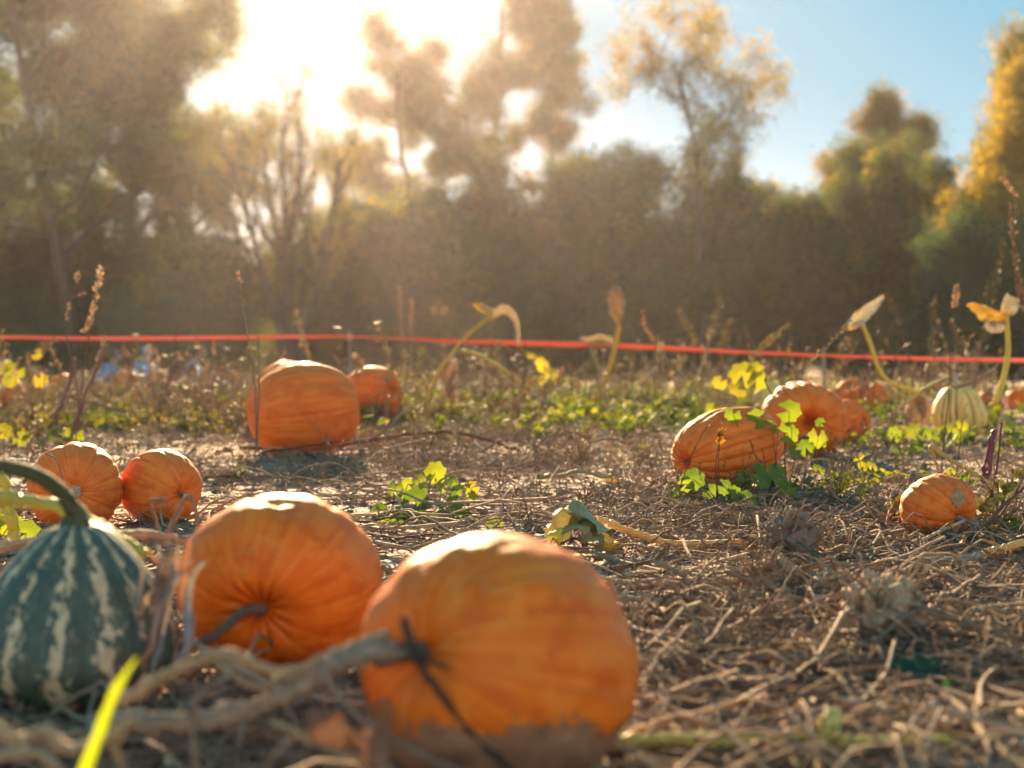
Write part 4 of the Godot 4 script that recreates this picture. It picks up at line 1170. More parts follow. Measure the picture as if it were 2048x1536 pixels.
	vine("dry_vine", "pale tendril looping over the mallow in the middle", "vine", gv, [[[Vector3(-0.221, 0.062, -3.9), Vector3(-0.186, 0.09, -3.9), Vector3(-0.156, 0.104, -3.9), Vector3(-0.145, 0.076, -3.9), Vector3(-0.159, 0.041, -3.9)], 0.0028, 0.002, "stem"], [[Vector3(-0.304, -0.045, -3.8), Vector3(-0.25, -0.022, -3.8), Vector3(-0.22, 0.019, -3.8), Vector3(-0.229, 0.053, -3.8)], 0.0055, 0.004, "stem", Color(0.38, 0.34, 0.30)], [[Vector3(-0.256, -0.028, -3.7), Vector3(-0.19, -0.01, -3.7), Vector3(-0.124, -0.015, -3.7), Vector3(-0.085, -0.031, -3.7)], 0.0035, 0.002, "stem", brown]], Color(0.40, 0.30, 0.2), M.dry_stem)
	vine("dry_vine", "bleached wiry tendril in front of the long ribbed pumpkin", "vine", gv, [[[Vector3(0.388, -0.013, -3.55), Vector3(0.439, 0.019, -3.55), Vector3(0.515, 0.034, -3.55), Vector3(0.591, 0.025, -3.55), Vector3(0.631, 0.006, -3.55), Vector3(0.639, -0.026, -3.55)], 0.0032, 0.002, "stem"], [[Vector3(0.483, -0.014, -3.6), Vector3(0.548, 0.004, -3.6), Vector3(0.612, -0.011, -3.6)], 0.0022, 0.0015, "tendril"]], pale, M.dry_stem)
	vine("dry_tendril", "hooked hairy tendril curling up between the barrel-shaped and glowing pumpkins", "tendril", "", [[[Vector3(-0.627, 0.121, -2.5), Vector3(-0.636, 0.161, -2.5), Vector3(-0.644, 0.193, -2.5), Vector3(-0.632, 0.199, -2.5), Vector3(-0.617, 0.197, -2.5), Vector3(-0.612, 0.183, -2.5)], 0.0036, 0.0022, "stem"], [[Vector3(-0.624, 0.112, -2.5), Vector3(-0.609, 0.148, -2.5), Vector3(-0.596, 0.177, -2.5), Vector3(-0.58, 0.204, -2.5), Vector3(-0.569, 0.193, -2.5), Vector3(-0.562, 0.157, -2.5), Vector3(-0.56, 0.125, -2.5)], 0.0065, 0.003, "stem"]], Color(0.42, 0.30, 0.22), M.dry_stem)
	vine("fine_tendril", "thin whitish tendril hanging over the pumpkin with the pale scar", "tendril", "", [[[Vector3(-1.096, 0.209, -3.3), Vector3(-1.073, 0.197, -3.3), Vector3(-1.062, 0.165, -3.3), Vector3(-1.05, 0.129, -3.3)], 0.0018, 0.0012, "stem"], [[Vector3(-1.027, 0.078, -3.2), Vector3(-1.035, 0.055, -3.2), Vector3(-1.045, 0.037, -3.2)], 0.002, 0.001, "tendril"]], Color(0.42, 0.40, 0.42), M.dry_stem)
	vine("dry_vine", "small dark twigs about the foot of the large lying pumpkin", "vine", gv, [[[Vector3(-0.898, 0.064, -5), Vector3(-0.791, 0.076, -5), Vector3(-0.684, 0.094, -5), Vector3(-0.577, 0.108, -5)], 0.0035, 0.002, "stem"], [[Vector3(-0.756, 0.073, -5), Vector3(-0.711, 0.051, -5), Vector3(-0.685, 0.028, -5)], 0.0025, 0.0015, "tendril"], [[Vector3(-0.649, 0.099, -5), Vector3(-0.595, 0.064, -5), Vector3(-0.578, 0.019, -5)], 0.0025, 0.0015, "tendril"]], soot, M.dry_stem)
	vine("yellow_stalk", "yellow-brown broken stalk lying aslant beside the purple stalk", "leaf stalk", "", [[[Vector3(1.189, 0.17, -4), Vector3(1.249, 0.132, -4), Vector3(1.314, 0.094, -4), Vector3(1.386, 0.047, -4)], 0.0065, 0.005, "stem"], [[Vector3(1.192, 0.165, -4), Vector3(1.209, 0.122, -4), Vector3(1.221, 0.087, -4)], 0.006, 0.002, "stem"]], Color(0.42, 0.30, 0.08), M.green_stem)
	vine("purple_stalk", "stout dark purple amaranth stump behind the corky pumpkin", "stalk", "", [[[Vector3(1.384, 0.053, -4.1), Vector3(1.394, 0.12, -4.1), Vector3(1.408, 0.205, -4.1)], 0.013, 0.009, "stem"], [[Vector3(1.413, 0.062, -4.1), Vector3(1.423, 0.15, -4.1), Vector3(1.429, 0.23, -4.1)], 0.004, 0.003, "stem"]], Color(0.14, 0.035, 0.06), M.green_stem)
	vine("red_stalk", "reddish slanting stalk in the weeds near the field's far corner", "stalk", "red stalks", [[[Vector3(-2.153, 0.082, -6.6), Vector3(-2.1, 0.195, -6.6), Vector3(-2.051, 0.371, -6.6)], 0.0085, 0.006, "stem"]], Color(0.20, 0.07, 0.08), M.green_stem)
	vine("red_stalk", "reddish stalk leaning towards the person in blue", "stalk", "red stalks", [[[Vector3(-1.992, 0.049, -6.4), Vector3(-1.945, 0.204, -6.4), Vector3(-1.898, 0.307, -6.4), Vector3(-1.851, 0.427, -6.4)], 0.008, 0.005, "stem"]], Color(0.20, 0.07, 0.08), M.green_stem)
	vine("red_stalk", "short reddish stalk rising before the person in navy", "stalk", "red stalks", [[[Vector3(-2.329, 0.088, -9.5), Vector3(-2.294, 0.213, -9.5), Vector3(-2.259, 0.348, -9.5)], 0.010, 0.007, "stem"]], Color(0.18, 0.07, 0.07), M.green_stem)
	vine("dry_vine", "straight mauve twig lying in the far green weeds", "vine", gv, [[[Vector3(-1.93, 0.233, -6), Vector3(-1.802, 0.188, -6), Vector3(-1.643, 0.15, -6)], 0.006, 0.005, "stem"]], Color(0.26, 0.17, 0.15), M.dry_stem)

	# leaf stalks of the old pumpkin vines
	var stalks := "withered pumpkin leaves on yellow stalks"
	withered("withered_leaf", "bent yellow stalk with a withered leaf hanging down, before the tape's middle", "leaf", stalks, [[[Vector3(-0.196, 0.642, -8), Vector3(-0.111, 0.591, -8), Vector3(-0.034, 0.602, -8), Vector3(0.017, 0.528, -8), Vector3(0.028, 0.415, -8)], [0.015, 0.03, 0.04, 0.03, 0.012], Color(0.40, 0.34, 0.24)], [[Vector3(-0.111, 0.591, -8), Vector3(-0.168, 0.625, -8), Vector3(-0.224, 0.653, -8)], [0.02, 0.025, 0.008], Color(0.55, 0.38, 0.06)]], [[[Vector3(-0.51, 0.01, -8), Vector3(-0.444, 0.216, -8), Vector3(-0.338, 0.372, -8), Vector3(-0.239, 0.486, -8), Vector3(-0.111, 0.585, -8)], 0.015, 0.011]], ochre)
	withered("withered_leaf", "upright orange-yellow stalk topped by a shrivelled brown leaf", "leaf", stalks, [[[Vector3(0.614, 0.514, -8), Vector3(0.602, 0.614, -8), Vector3(0.591, 0.699, -8), Vector3(0.602, 0.75, -8)], [0.02, 0.045, 0.05, 0.03], Color(0.24, 0.17, 0.12), 0.9]], [[[Vector3(0.439, 0.002, -8), Vector3(0.501, 0.144, -8), Vector3(0.563, 0.315, -8), Vector3(0.608, 0.514, -8)], 0.015, 0.016, Color(0.62, 0.36, 0.05)]], ochre)
	withered("withered_leaf", "drooping stalk arched from the tape down to the green weeds", "leaf", stalks, [[[Vector3(0.078, 0.189, -7.8), Vector3(0.044, 0.139, -7.8), Vector3(0.033, 0.078, -7.8)], [0.02, 0.022, 0.008], Color(0.4, 0.33, 0.22)]], [[[Vector3(-0.274, 0.384, -7.8), Vector3(-0.177, 0.356, -7.8), Vector3(-0.039, 0.273, -7.8), Vector3(0.089, 0.178, -7.8)], 0.012, 0.014, Color(0.5, 0.36, 0.09)], [[Vector3(0.089, 0.178, -7.8), Vector3(0.142, 0.126, -7.8), Vector3(0.197, 0.095, -7.8)], 0.015, 0.006, Color(0.35, 0.3, 0.22)]], ochre)
	withered("withered_leaf", "thin greyish stalk with a curled leaf at the tape, before the upright orange one", "leaf", stalks, [[[Vector3(0.515, 0.404, -9), Vector3(0.451, 0.423, -9), Vector3(0.579, 0.436, -9), Vector3(0.643, 0.411, -9)], [0.015, 0.03, 0.04, 0.02], Color(0.36, 0.31, 0.22)]], [[[Vector3(0.563, 0.228, -9), Vector3(0.531, 0.308, -9), Vector3(0.486, 0.404, -9)], 0.016, 0.012, Color(0.32, 0.26, 0.12)]], ochre)
	withered("withered_leaf", "curved yellow stalk lifting a folded silvery leaf beneath the blue-sky end of the tape", "leaf", stalks, [[[Vector3(1.662, 0.52, -6.9), Vector3(1.705, 0.559, -6.9), Vector3(1.759, 0.603, -6.9), Vector3(1.822, 0.666, -6.9)], [0.02, 0.034, 0.028, 0.010], Color(0.50, 0.44, 0.32)], [[Vector3(1.71, 0.549, -6.9), Vector3(1.676, 0.529, -6.9), Vector3(1.647, 0.51, -6.9)], [0.018, 0.025, 0.01], Color(0.5, 0.36, 0.12)]], [[[Vector3(1.71, 0.549, -6.9), Vector3(1.761, 0.426, -6.9), Vector3(1.811, 0.292, -6.9), Vector3(1.885, 0.23, -6.9), Vector3(1.999, 0.196, -6.9)], 0.0105, 0.013, Color(0.55, 0.43, 0.07)], [[Vector3(1.999, 0.196, -6.9), Vector3(1.906, 0.12, -6.9), Vector3(1.804, 0.033, -6.9)], 0.012, 0.010, Color(0.46, 0.38, 0.2)], [[Vector3(1.999, 0.196, -6.9), Vector3(2.101, 0.25, -6.9), Vector3(2.169, 0.274, -6.9), Vector3(2.204, 0.23, -6.9)], 0.010, 0.006, Color(0.26, 0.23, 0.08)]], ochre)
	withered("withered_leaf", "tall straight yellow stalk with a ragged curling leaf, behind the purple stump", "leaf", stalks, [[[Vector3(2.311, 0.566, -6.6), Vector3(2.252, 0.58, -6.6), Vector3(2.181, 0.612, -6.6), Vector3(2.134, 0.622, -6.6)], [0.03, 0.05, 0.035, 0.012], Color(0.55, 0.38, 0.08), 0.8], [[Vector3(2.311, 0.566, -6.6), Vector3(2.345, 0.612, -6.6), Vector3(2.404, 0.612, -6.6), Vector3(2.451, 0.594, -6.6)], [0.03, 0.045, 0.05, 0.02], Color(0.45, 0.38, 0.28), 0.8], [[Vector3(2.306, 0.547, -6.6), Vector3(2.253, 0.523, -6.6), Vector3(2.222, 0.556, -6.6)], [0.03, 0.035, 0.01], Color(0.35, 0.30, 0.26), 0.6]], [[[Vector3(2.269, 0.16, -6.6), Vector3(2.305, 0.265, -6.6), Vector3(2.327, 0.406, -6.6), Vector3(2.315, 0.57, -6.6)], 0.016, 0.012, Color(0.60, 0.46, 0.06)]], ochre)
	vine("brown_stalk", "brown dry stalk slanting from the pale yellow squash's stem", "stalk", "", [[[Vector3(1.975, 0.24, -6.3), Vector3(2.075, 0.272, -6.3), Vector3(2.164, 0.325, -6.3)], 0.009, 0.008, "stem"]], Color(0.42, 0.28, 0.16), M.dry_stem)
	withered("withered_leaf", "brown withered leaf bunch hanging under the curved yellow stalk", "leaf", stalks, [[[Vector3(1.999, 0.181, -6.9), Vector3(1.985, 0.095, -6.9), Vector3(1.937, 0.004, -6.9)], [0.02, 0.05, 0.01], Color(0.26, 0.17, 0.11), 0.8], [[Vector3(2.004, 0.181, -6.9), Vector3(2.024, 0.107, -6.9), Vector3(2.02, 0.033, -6.9)], [0.02, 0.04, 0.012], Color(0.3, 0.2, 0.13), 0.8]], [], ochre)
	withered("withered_leaf", "drooping brown leaf under the bent stalk behind the half-hidden pumpkin", "leaf", stalks, [[[Vector3(-0.322, 0.333, -7.6), Vector3(-0.341, 0.23, -7.6), Vector3(-0.322, 0.122, -7.6)], [0.02, 0.045, 0.015], Color(0.26, 0.18, 0.13), 0.8], [[Vector3(-0.417, 0.04, -7.6), Vector3(-0.362, 0.149, -7.6), Vector3(-0.308, 0.284, -7.6)], [0.012, 0.018, 0.012], Color(0.34, 0.24, 0.15), 0.8]], [], ochre)
	# crumpled leaves and shreds
	withered("crumpled_leaf", "grey-green crumpled leaf with yellow corners, just beyond the biggest pumpkin", "leaf", "", [[[Vector3(0.084, 0.028, -3.16), Vector3(0.11, 0.067, -3.14), Vector3(0.148, 0.091, -3.1), Vector3(0.196, 0.059, -3.12), Vector3(0.239, 0.015, -3.16)], [0.012, 0.034, 0.05, 0.036, 0.008], Color(0.34, 0.33, 0.19), 1.0], [[Vector3(0.106, 0.049, -3.08), Vector3(0.139, 0.069, -3.08), Vector3(0.169, 0.04, -3.08), Vector3(0.199, 0.012, -3.08)], [0.02, 0.04, 0.038, 0.012], Color(0.27, 0.24, 0.11), 1.2], [[Vector3(0.11, 0.065, -3.05), Vector3(0.092, 0.056, -3.05), Vector3(0.077, 0.043, -3.05)], [0.012, 0.02, 0.008], Color(0.62, 0.48, 0.04), 0.3], [[Vector3(0.197, 0.026, -3.05), Vector3(0.216, 0.019, -3.05), Vector3(0.23, 0.023, -3.05)], [0.012, 0.018, 0.008], Color(0.62, 0.40, 0.06), 0.3]], [], lime)
	var shreds := []
	rng.seed = 606
	for k in 11:   # narrow strips drooping from the withered stem top to the soil
		var x := rnd(-0.060, 0.0) + k * 0.0042
		var top := Vector3(-0.467, 0.213, -1.85) + Vector3(x + 0.02, rnd(-0.02, 0.015), rnd(-0.02, 0.05))
		var foot := Vector3(-0.475, 0.051, -1.83) + Vector3(x * 1.1 + rnd(-0.01, 0.02), rnd(-0.01, 0.05), rnd(-0.01, 0.06))
		var w := rnd(0.003, 0.0085)
		shreds.append([[top, top.lerp(foot, 0.35) + ball() * 0.012, top.lerp(foot, 0.7) + ball() * 0.012, foot], [w * 0.5, w, w * 1.2, w * 0.4], [Color(0.30, 0.28, 0.28), Color(0.22, 0.21, 0.21), Color(0.42, 0.30, 0.20), Color(0.40, 0.22, 0.15), Color(0.16, 0.12, 0.10)][k % 5], 1.2])
	shreds.append([[Vector3(-0.513, 0.052, -1.8), Vector3(-0.545, 0.041, -1.8), Vector3(-0.584, 0.028, -1.8)], [0.010, 0.016, 0.012], Color(0.26, 0.22, 0.2), 1.0])
	withered("shredded_leaf", "hanging grey and brown shreds of dead leaf against the striped squash", "leaf", "", shreds, [], grey)
	withered("dead_leaf", "brown rumpled leaf below the thick twisted vine", "leaf", "", [[[Vector3(-0.2, 0.129, -1.36), Vector3(-0.188, 0.114, -1.36), Vector3(-0.173, 0.102, -1.36), Vector3(-0.156, 0.095, -1.36)], [0.010, 0.022, 0.02, 0.01], Color(0.20, 0.11, 0.075), 0.8], [[Vector3(-0.162, 0.104, -1.35), Vector3(-0.143, 0.093, -1.35), Vector3(-0.128, 0.076, -1.35)], [0.012, 0.022, 0.012], Color(0.24, 0.13, 0.09), 0.8]], [], grey)
	for q in [[Vector3(0.331, 0.048, -4.5), 0.030, Color(0.62, 0.42, 0.13), "pointed straw-yellow leaf lying before the long ribbed pumpkin"], [Vector3(0.369, 0.024, -4.2), 0.026, Color(0.66, 0.44, 0.10), "small bright orange-yellow leaf on a tendril before the long ribbed pumpkin"], [Vector3(0.516, 0.02, -3.9), 0.03, Color(0.55, 0.34, 0.14), "tan curled leaf below the long ribbed pumpkin"], [Vector3(1.022, 0.002, -4.3), 0.03, Color(0.42, 0.27, 0.12), "brown curled leaf on the soil between the hollow and corky pumpkins"], [Vector3(0.517, 0.01, -2.8), 0.035, Color(0.55, 0.42, 0.26), "pale torn leaf beside the long straight root"], [Vector3(-0.953, 0.019, -4.5), 0.045, Color(0.16, 0.17, 0.04), "torn green leaf lying beside the barrel-shaped pumpkin"], [Vector3(0.249, 0.018, -1.55), 0.018, Color(0.6, 0.6, 0.48), "whitish leaf flake on the runner along the bottom"]]:
		rng.seed = hash(q[3])
		var a := rnd(0, TAU)
		var s: float = q[1]
		var line := [Vector3(-cos(a), 0.1, -sin(a) * 0.7) * s + q[0], Vector3(-0.3, 0.25, 0.2) * s + q[0], Vector3(0.3, 0.2, 0.1) * s + q[0], Vector3(cos(a), 0.0, sin(a) * 0.7) * s + q[0]]
		var g := limp(line, [s * 0.1, s * 0.42, s * 0.36, s * 0.05], 31, 0.5)
		g.move(-q[0])
		g.c.fill(q[2])
		lone("fallen_leaf", g.mesh(), M.dead_leaf, on_soil(q[0], s * 0.25), q[3], "leaf", "fallen leaves")
	# clods and root balls
	for q in [[Vector3(0.604, 0, -3.03), 0.055, 0.066, Color(0.5, 0.48, 0.45), "dark shaggy clod standing up between the crumpled leaf and the corky pumpkin", M.field_soil], [Vector3(0.596, 0, -2.235), 0.062, 0.062, Color(0.85, 0.72, 0.6), "rough straw-coated root ball on the open soil", M.corky_scar], [Vector3(0.492, 0, -2.638), 0.05, 0.04, Color(0.75, 0.6, 0.5), "low crumbly clod beside the long straight root", M.corky_scar], [Vector3(0.59, 0, -2.614), 0.055, 0.03, Color(0.7, 0.65, 0.6), "flat dark clod between the shaggy clod and the root ball", M.field_soil]]:
		var root := thing("soil_clod", on_soil(q[0]), q[4], "clod", "clods that stand out")
		var g := lump(int(q[1] * 1000.0), 0.42, 84, 60)
		var bit := FastNoiseLite.new()
		bit.seed = 12
		bit.frequency = 45.0
		bit.fractal_octaves = 4
		for i in g.v.size():
			g.v[i] = Vector3(g.v[i].x * q[1], g.v[i].y * q[2] / 0.72 + q[2] * 0.6, g.v[i].z * q[1]) * (1.0 + 0.0)
			g.v[i] += g.n[i] * bit.get_noise_3dv(g.v[i]) * 0.0055
		g.c.fill(q[3])
		g.smooth(0.0003)
		part("lump", g.mesh(), q[5], root)
		rng.seed = hash(q[4])
		for k in 54:
			var a := rnd(0, TAU)
			var foot := Vector3(cos(a) * q[1], q[2] * rnd(0.2, 1.6), sin(a) * q[1])
			var tip := foot * 1.15 + Vector3(rnd(-0.09, 0.09), rnd(-0.05, 0.04), rnd(-0.05, 0.05))
			var h := Geo.new()
			h.tint = Color(0.55, 0.40, 0.27) * rnd(0.5, 1.5)
			var pts := curve([foot * 0.8, (foot + tip) * 0.52 + Vector3.UP * 0.012, tip], 5, 0.0015)
			h.tube(pts, taper(pts.size(), 0.0022, 0.0009), 5)
			part("rootlet", h.mesh(), M.dry_stem, root)


func plants() -> void:
	var bright := [Color(0.19, 0.25, 0.025), Color(0.24, 0.27, 0.03), Color(0.13, 0.19, 0.03), Color(0.36, 0.27, 0.035)]
	var deep := [Color(0.13, 0.20, 0.035), Color(0.16, 0.23, 0.03), Color(0.12, 0.19, 0.04), Color(0.20, 0.26, 0.03)]
	var sunny := [Color(0.30, 0.28, 0.03), Color(0.26, 0.26, 0.03), Color(0.34, 0.28, 0.04)]
	var mallow := "mallow plants among the pumpkins"
	leafy("mallow_plant", "bright backlit mallow plant in the middle, beyond the glowing pumpkin", "plant", mallow, Vector3(-0.252, 0, -3.737), [
		[Vector3(-0.217, 0.097, -3.95), 0.027, 1], [Vector3(-0.265, 0.08, -3.95), 0.016, 1], [Vector3(-0.248, 0.063, -3.9), 0.014, 1], [Vector3(-0.326, 0.062, -3.9), 0.020, 0], [Vector3(-0.294, 0.066, -3.95), 0.014, 1], [Vector3(-0.26, 0.039, -3.8), 0.031, 2], [Vector3(-0.291, 0.012, -3.7), 0.027, 0], [Vector3(-0.423, -0.002, -3.7), 0.019, 0], [Vector3(-0.373, -0.004, -3.7), 0.021, 0], [Vector3(-0.357, 0.016, -3.75), 0.020, 2], [Vector3(-0.328, -0.011, -3.65), 0.021, 1], [Vector3(-0.294, -0.011, -3.6), 0.022, 0], [Vector3(-0.242, 0.005, -3.65), 0.016, 1], [Vector3(-0.206, 0.002, -3.65), 0.020, 1], [Vector3(-0.174, 0.012, -3.7), 0.020, 0], [Vector3(-0.166, 0.08, -3.9), 0.017, 0], [Vector3(-0.134, 0.066, -3.9), 0.016, 1], [Vector3(-0.109, 0.063, -3.9), 0.015, 3], [Vector3(-0.113, 0.044, -3.85), 0.015, 1], [Vector3(-0.137, 0.016, -3.75), 0.023, 2], [Vector3(-0.109, 0, -3.65), 0.017, 1], [Vector3(-0.046, -0.009, -3.6), 0.021, 0], [Vector3(-0.195, 0.061, -3.9), 0.012, 1], [Vector3(-0.299, 0.05, -3.85), 0.012, 0], [Vector3(-0.161, 0.042, -3.8), 0.014, 2], [Vector3(-0.228, 0.08, -3.95), 0.012, 1], [Vector3(-0.339, -0.017, -3.6), 0.015, 2], [Vector3(-0.177, -0.001, -3.6), 0.014, 0], [Vector3(-0.154, 0.055, -3.85), 0.013, 2], [Vector3(-0.166, -0.014, -3.6), 0.013, 3]], bright, Color(0.2, 0.18, 0.06), 0.9)
	leafy("mallow_plant", "mallow sprig with translucent leaves before the hollow pumpkin's face", "plant", mallow, Vector3(0.841, 0, -4.315), [
		[Vector3(0.858, 0.249, -4.35), 0.030, 0], [Vector3(0.846, 0.185, -4.3), 0.028, 0], [Vector3(0.938, 0.169, -4.3), 0.026, 1], [Vector3(0.759, 0.224, -4.35), 0.026, 0], [Vector3(0.807, 0.203, -4.35), 0.018, 1], [Vector3(0.677, 0.24, -4.3), 0.022, 0], [Vector3(0.901, 0.139, -4.3), 0.022, 2], [Vector3(0.867, 0.132, -4.3), 0.016, 2], [Vector3(0.965, 0.21, -4.4), 0.013, 2]], bright, Color(0.16, 0.08, 0.05), 1.1)
	leafy("mallow_plant", "dark shaded mallow at the foot of the long ribbed pumpkin", "plant", mallow, Vector3(0.638, 0, -4.005), [
		[Vector3(0.51, 0.08, -3.95), 0.027, 2], [Vector3(0.49, 0.066, -3.95), 0.018, 3], [Vector3(0.551, 0.052, -3.9), 0.018, 1], [Vector3(0.593, 0.062, -3.9), 0.020, 0], [Vector3(0.61, 0.054, -3.85), 0.016, 1], [Vector3(0.72, 0.099, -3.95), 0.026, 0], [Vector3(0.744, 0.106, -3.95), 0.020, 1], [Vector3(0.697, 0.08, -3.9), 0.020, 0], [Vector3(0.767, 0.058, -3.9), 0.019, 1], [Vector3(0.635, 0.039, -3.8), 0.026, 1], [Vector3(0.451, 0.048, -3.9), 0.016, 3], [Vector3(0.693, 0.108, -4), 0.014, 0], [Vector3(0.746, 0.083, -3.9), 0.018, 0], [Vector3(0.651, 0.079, -4), 0.012, 0]], deep, Color(0.12, 0.09, 0.04), 1.0)
	leafy("mallow_plant", "low sunny mallow on the soil between the hollow and the corky pumpkin", "plant", mallow, Vector3(0.979, 0, -4.315), [
		[Vector3(0.963, 0.061, -4.4), 0.018, 0], [Vector3(0.953, 0.042, -4.2), 0.020, 0], [Vector3(0.974, 0.04, -4.1), 0.018, 1], [Vector3(1.018, 0.025, -4.1), 0.016, 1], [Vector3(0.908, 0.025, -4.1), 0.016, 2], [Vector3(0.965, 0.015, -4), 0.015, 0], [Vector3(1.015, 0.015, -4), 0.014, 2], [Vector3(0.998, 0.053, -4.3), 0.014, 2], [Vector3(0.893, 0.043, -4.2), 0.014, 2]], bright, Color(0.2, 0.18, 0.06), 0.6)
	leafy("mallow_plant", "two lime leaves of a seedling under the yellow-green vine, at the edge", "plant", mallow, Vector3(-1.172, 0, -3.335), [[Vector3(-1.04, 0.098, -2.9), 0.020, 1], [Vector3(-0.972, 0.094, -2.8), 0.022, 0], [Vector3(-1.056, 0.112, -2.9), 0.016, 0], [Vector3(-0.954, 0.082, -2.8), 0.016, 2]], bright, Color(0.2, 0.2, 0.06), 0.9)
	leafy("mallow_plant", "olive mallow leaves on the soil before the field's far corner", "plant", mallow, Vector3(-1.867, 0, -5.73), [[Vector3(-2.027, 0.097, -5.6), 0.030, 1], [Vector3(-1.963, 0.065, -5.6), 0.026, 0], [Vector3(-1.933, 0.077, -5.6), 0.022, 1], [Vector3(-1.823, 0.085, -5.6), 0.030, 2], [Vector3(-1.754, 0.077, -5.6), 0.036, 0], [Vector3(-1.85, 0.059, -5.5), 0.02, 2], [Vector3(-1.762, 0.059, -5.5), 0.022, 2]], [Color(0.20, 0.21, 0.03), Color(0.26, 0.24, 0.03), Color(0.10, 0.13, 0.03), Color(0.4, 0.3, 0.03)], Color(0.2, 0.18, 0.06), 0.8)
	leafy("mallow_plant", "dull green mallow leaves behind the pumpkin with the pale scar", "plant", mallow, Vector3(-1.963, 0, -6.688), [[Vector3(-1.979, 0.11, -6.6), 0.040, 0], [Vector3(-1.937, 0.082, -6.6), 0.036, 1], [Vector3(-1.861, 0.106, -6.6), 0.042, 0], [Vector3(-1.791, 0.073, -6.6), 0.024, 1], [Vector3(-2.054, 0.096, -6.6), 0.03, 2], [Vector3(-1.737, 0.11, -6.6), 0.03, 3], [Vector3(-1.844, 0.056, -6.4), 0.024, 2]], [Color(0.13, 0.15, 0.03), Color(0.17, 0.18, 0.03), Color(0.09, 0.11, 0.03), Color(0.30, 0.24, 0.03)], Color(0.2, 0.18, 0.06), 0.8)
	leafy("mallow_plant", "bright low mallow before the pale yellow squash", "plant", mallow, Vector3(1.64, 0, -5.505), [[Vector3(1.528, 0.085, -5.6), 0.026, 0], [Vector3(1.608, 0.097, -5.6), 0.028, 1], [Vector3(1.648, 0.089, -5.6), 0.026, 0], [Vector3(1.692, 0.077, -5.6), 0.022, 0], [Vector3(1.757, 0.111, -5.6), 0.022, 1], [Vector3(1.797, 0.121, -5.6), 0.022, 1], [Vector3(1.589, 0.05, -5.5), 0.022, 2], [Vector3(1.522, 0.029, -5.4), 0.020, 2], [Vector3(1.831, 0.097, -5.6), 0.018, 2], [Vector3(1.474, 0.029, -5.4), 0.018, 2], [Vector3(1.844, 0.038, -5.3), 0.022, 0], [Vector3(2.006, 0.121, -5.6), 0.022, 1]], bright, Color(0.2, 0.2, 0.06), 0.8)
	leafy("mallow_plant", "yellow leaf beside the stout broken stem", "plant", mallow, Vector3(-0.864, 0, -4.452), [[Vector3(-0.913, 0.038, -4.7), 0.020, 0], [Vector3(-0.929, 0.014, -4.7), 0.012, 0]], [Color(0.30, 0.28, 0.04)], Color(0.2, 0.18, 0.06), 1.0)
	leafy("pumpkin_vine", "cluster of glowing yellow pumpkin leaves behind the long ribbed pumpkin", "plant", "", Vector3(1.026, 0, -6.383), [[Vector3(1.082, 0.294, -6.6), 0.050, 0], [Vector3(1.146, 0.265, -6.6), 0.045, 1], [Vector3(1.059, 0.223, -6.6), 0.04, 2], [Vector3(1.136, 0.312, -6.6), 0.035, 0], [Vector3(0.977, 0.254, -6.6), 0.03, 2], [Vector3(0.914, 0.136, -6.4), 0.03, 1]], sunny, Color(0.3, 0.26, 0.05), 0.9)
	leafy("pumpkin_vine", "yellowing pumpkin leaves at the tape's near end, over the far corner pumpkin", "plant", "", Vector3(-2.735, 0, -7.806), [[Vector3(-2.828, 0.267, -8), 0.045, 1], [Vector3(-2.884, 0.295, -8), 0.035, 0], [Vector3(-2.686, 0.216, -8), 0.035, 2], [Vector3(-2.699, 0.364, -8), 0.03, 2], [Vector3(-2.857, 0.216, -8), 0.04, 1]], [Color(0.20, 0.21, 0.03), Color(0.24, 0.23, 0.03), Color(0.30, 0.23, 0.04)], Color(0.3, 0.24, 0.1), 0.9)
	leafy("pumpkin_vine", "blurred yellow leaf standing before the dark trees, beside the upright orange stalk", "plant", "", Vector3(0.23, 0, -8.518), [[Vector3(0.217, 0.251, -10), 0.05, 0], [Vector3(0.288, 0.173, -10), 0.055, 1], [Vector3(0.181, 0.127, -10), 0.045, 2], [Vector3(0.128, 0.322, -10), 0.03, 0], [Vector3(0.395, 0.127, -10), 0.06, 1]], [Color(0.48, 0.36, 0.05), Color(0.40, 0.34, 0.05), Color(0.34, 0.30, 0.05)], Color(0.3, 0.24, 0.1), 0.9)
	leafy("thistle_rosette", "dark bluish green seedling in a hollow of the open soil", "plant", "", Vector3(0.545, 0, -1.884), [[Vector3(0.543, 0.021, -1.95), 0.022, 0], [Vector3(0.564, 0.025, -1.95), 0.024, 1], [Vector3(0.583, 0.018, -1.95), 0.022, 0], [Vector3(0.599, 0.007, -1.95), 0.020, 1], [Vector3(0.548, 0.009, -1.93), 0.020, 1], [Vector3(0.565, 0.006, -1.92), 0.022, 0], [Vector3(0.502, -0.004, -1.8), 0.022, 0], [Vector3(0.527, -0.007, -1.8), 0.024, 1], [Vector3(0.55, -0.004, -1.8), 0.020, 0], [Vector3(0.582, 0.009, -1.85), 0.02, 1]], [Color(0.025, 0.085, 0.055), Color(0.03, 0.10, 0.06)], Color(0.05, 0.06, 0.04), 0.5)
	# a grass blade close to the lens
	var line := [Vector3(-0.38, 0.103, -1.24), Vector3(-0.371, 0.126, -1.24), Vector3(-0.36, 0.153, -1.24), Vector3(-0.349, 0.181, -1.24), Vector3(-0.333, 0.209, -1.24)]
	var b := limp(line, [0.0072, 0.0078, 0.0075, 0.006, 0.001], 4, 0.05)
	var at: Vector3 = line[0]
	b.move(-at)
	b.c.fill(Color(0.36, 0.42, 0.02))
	lone("lime_grass", b.mesh(), M.live_leaf, at, "lime-green grass blade leaning close in front of the twisted vine", "grass blade")

	var dry := "dry weeds standing in the field"
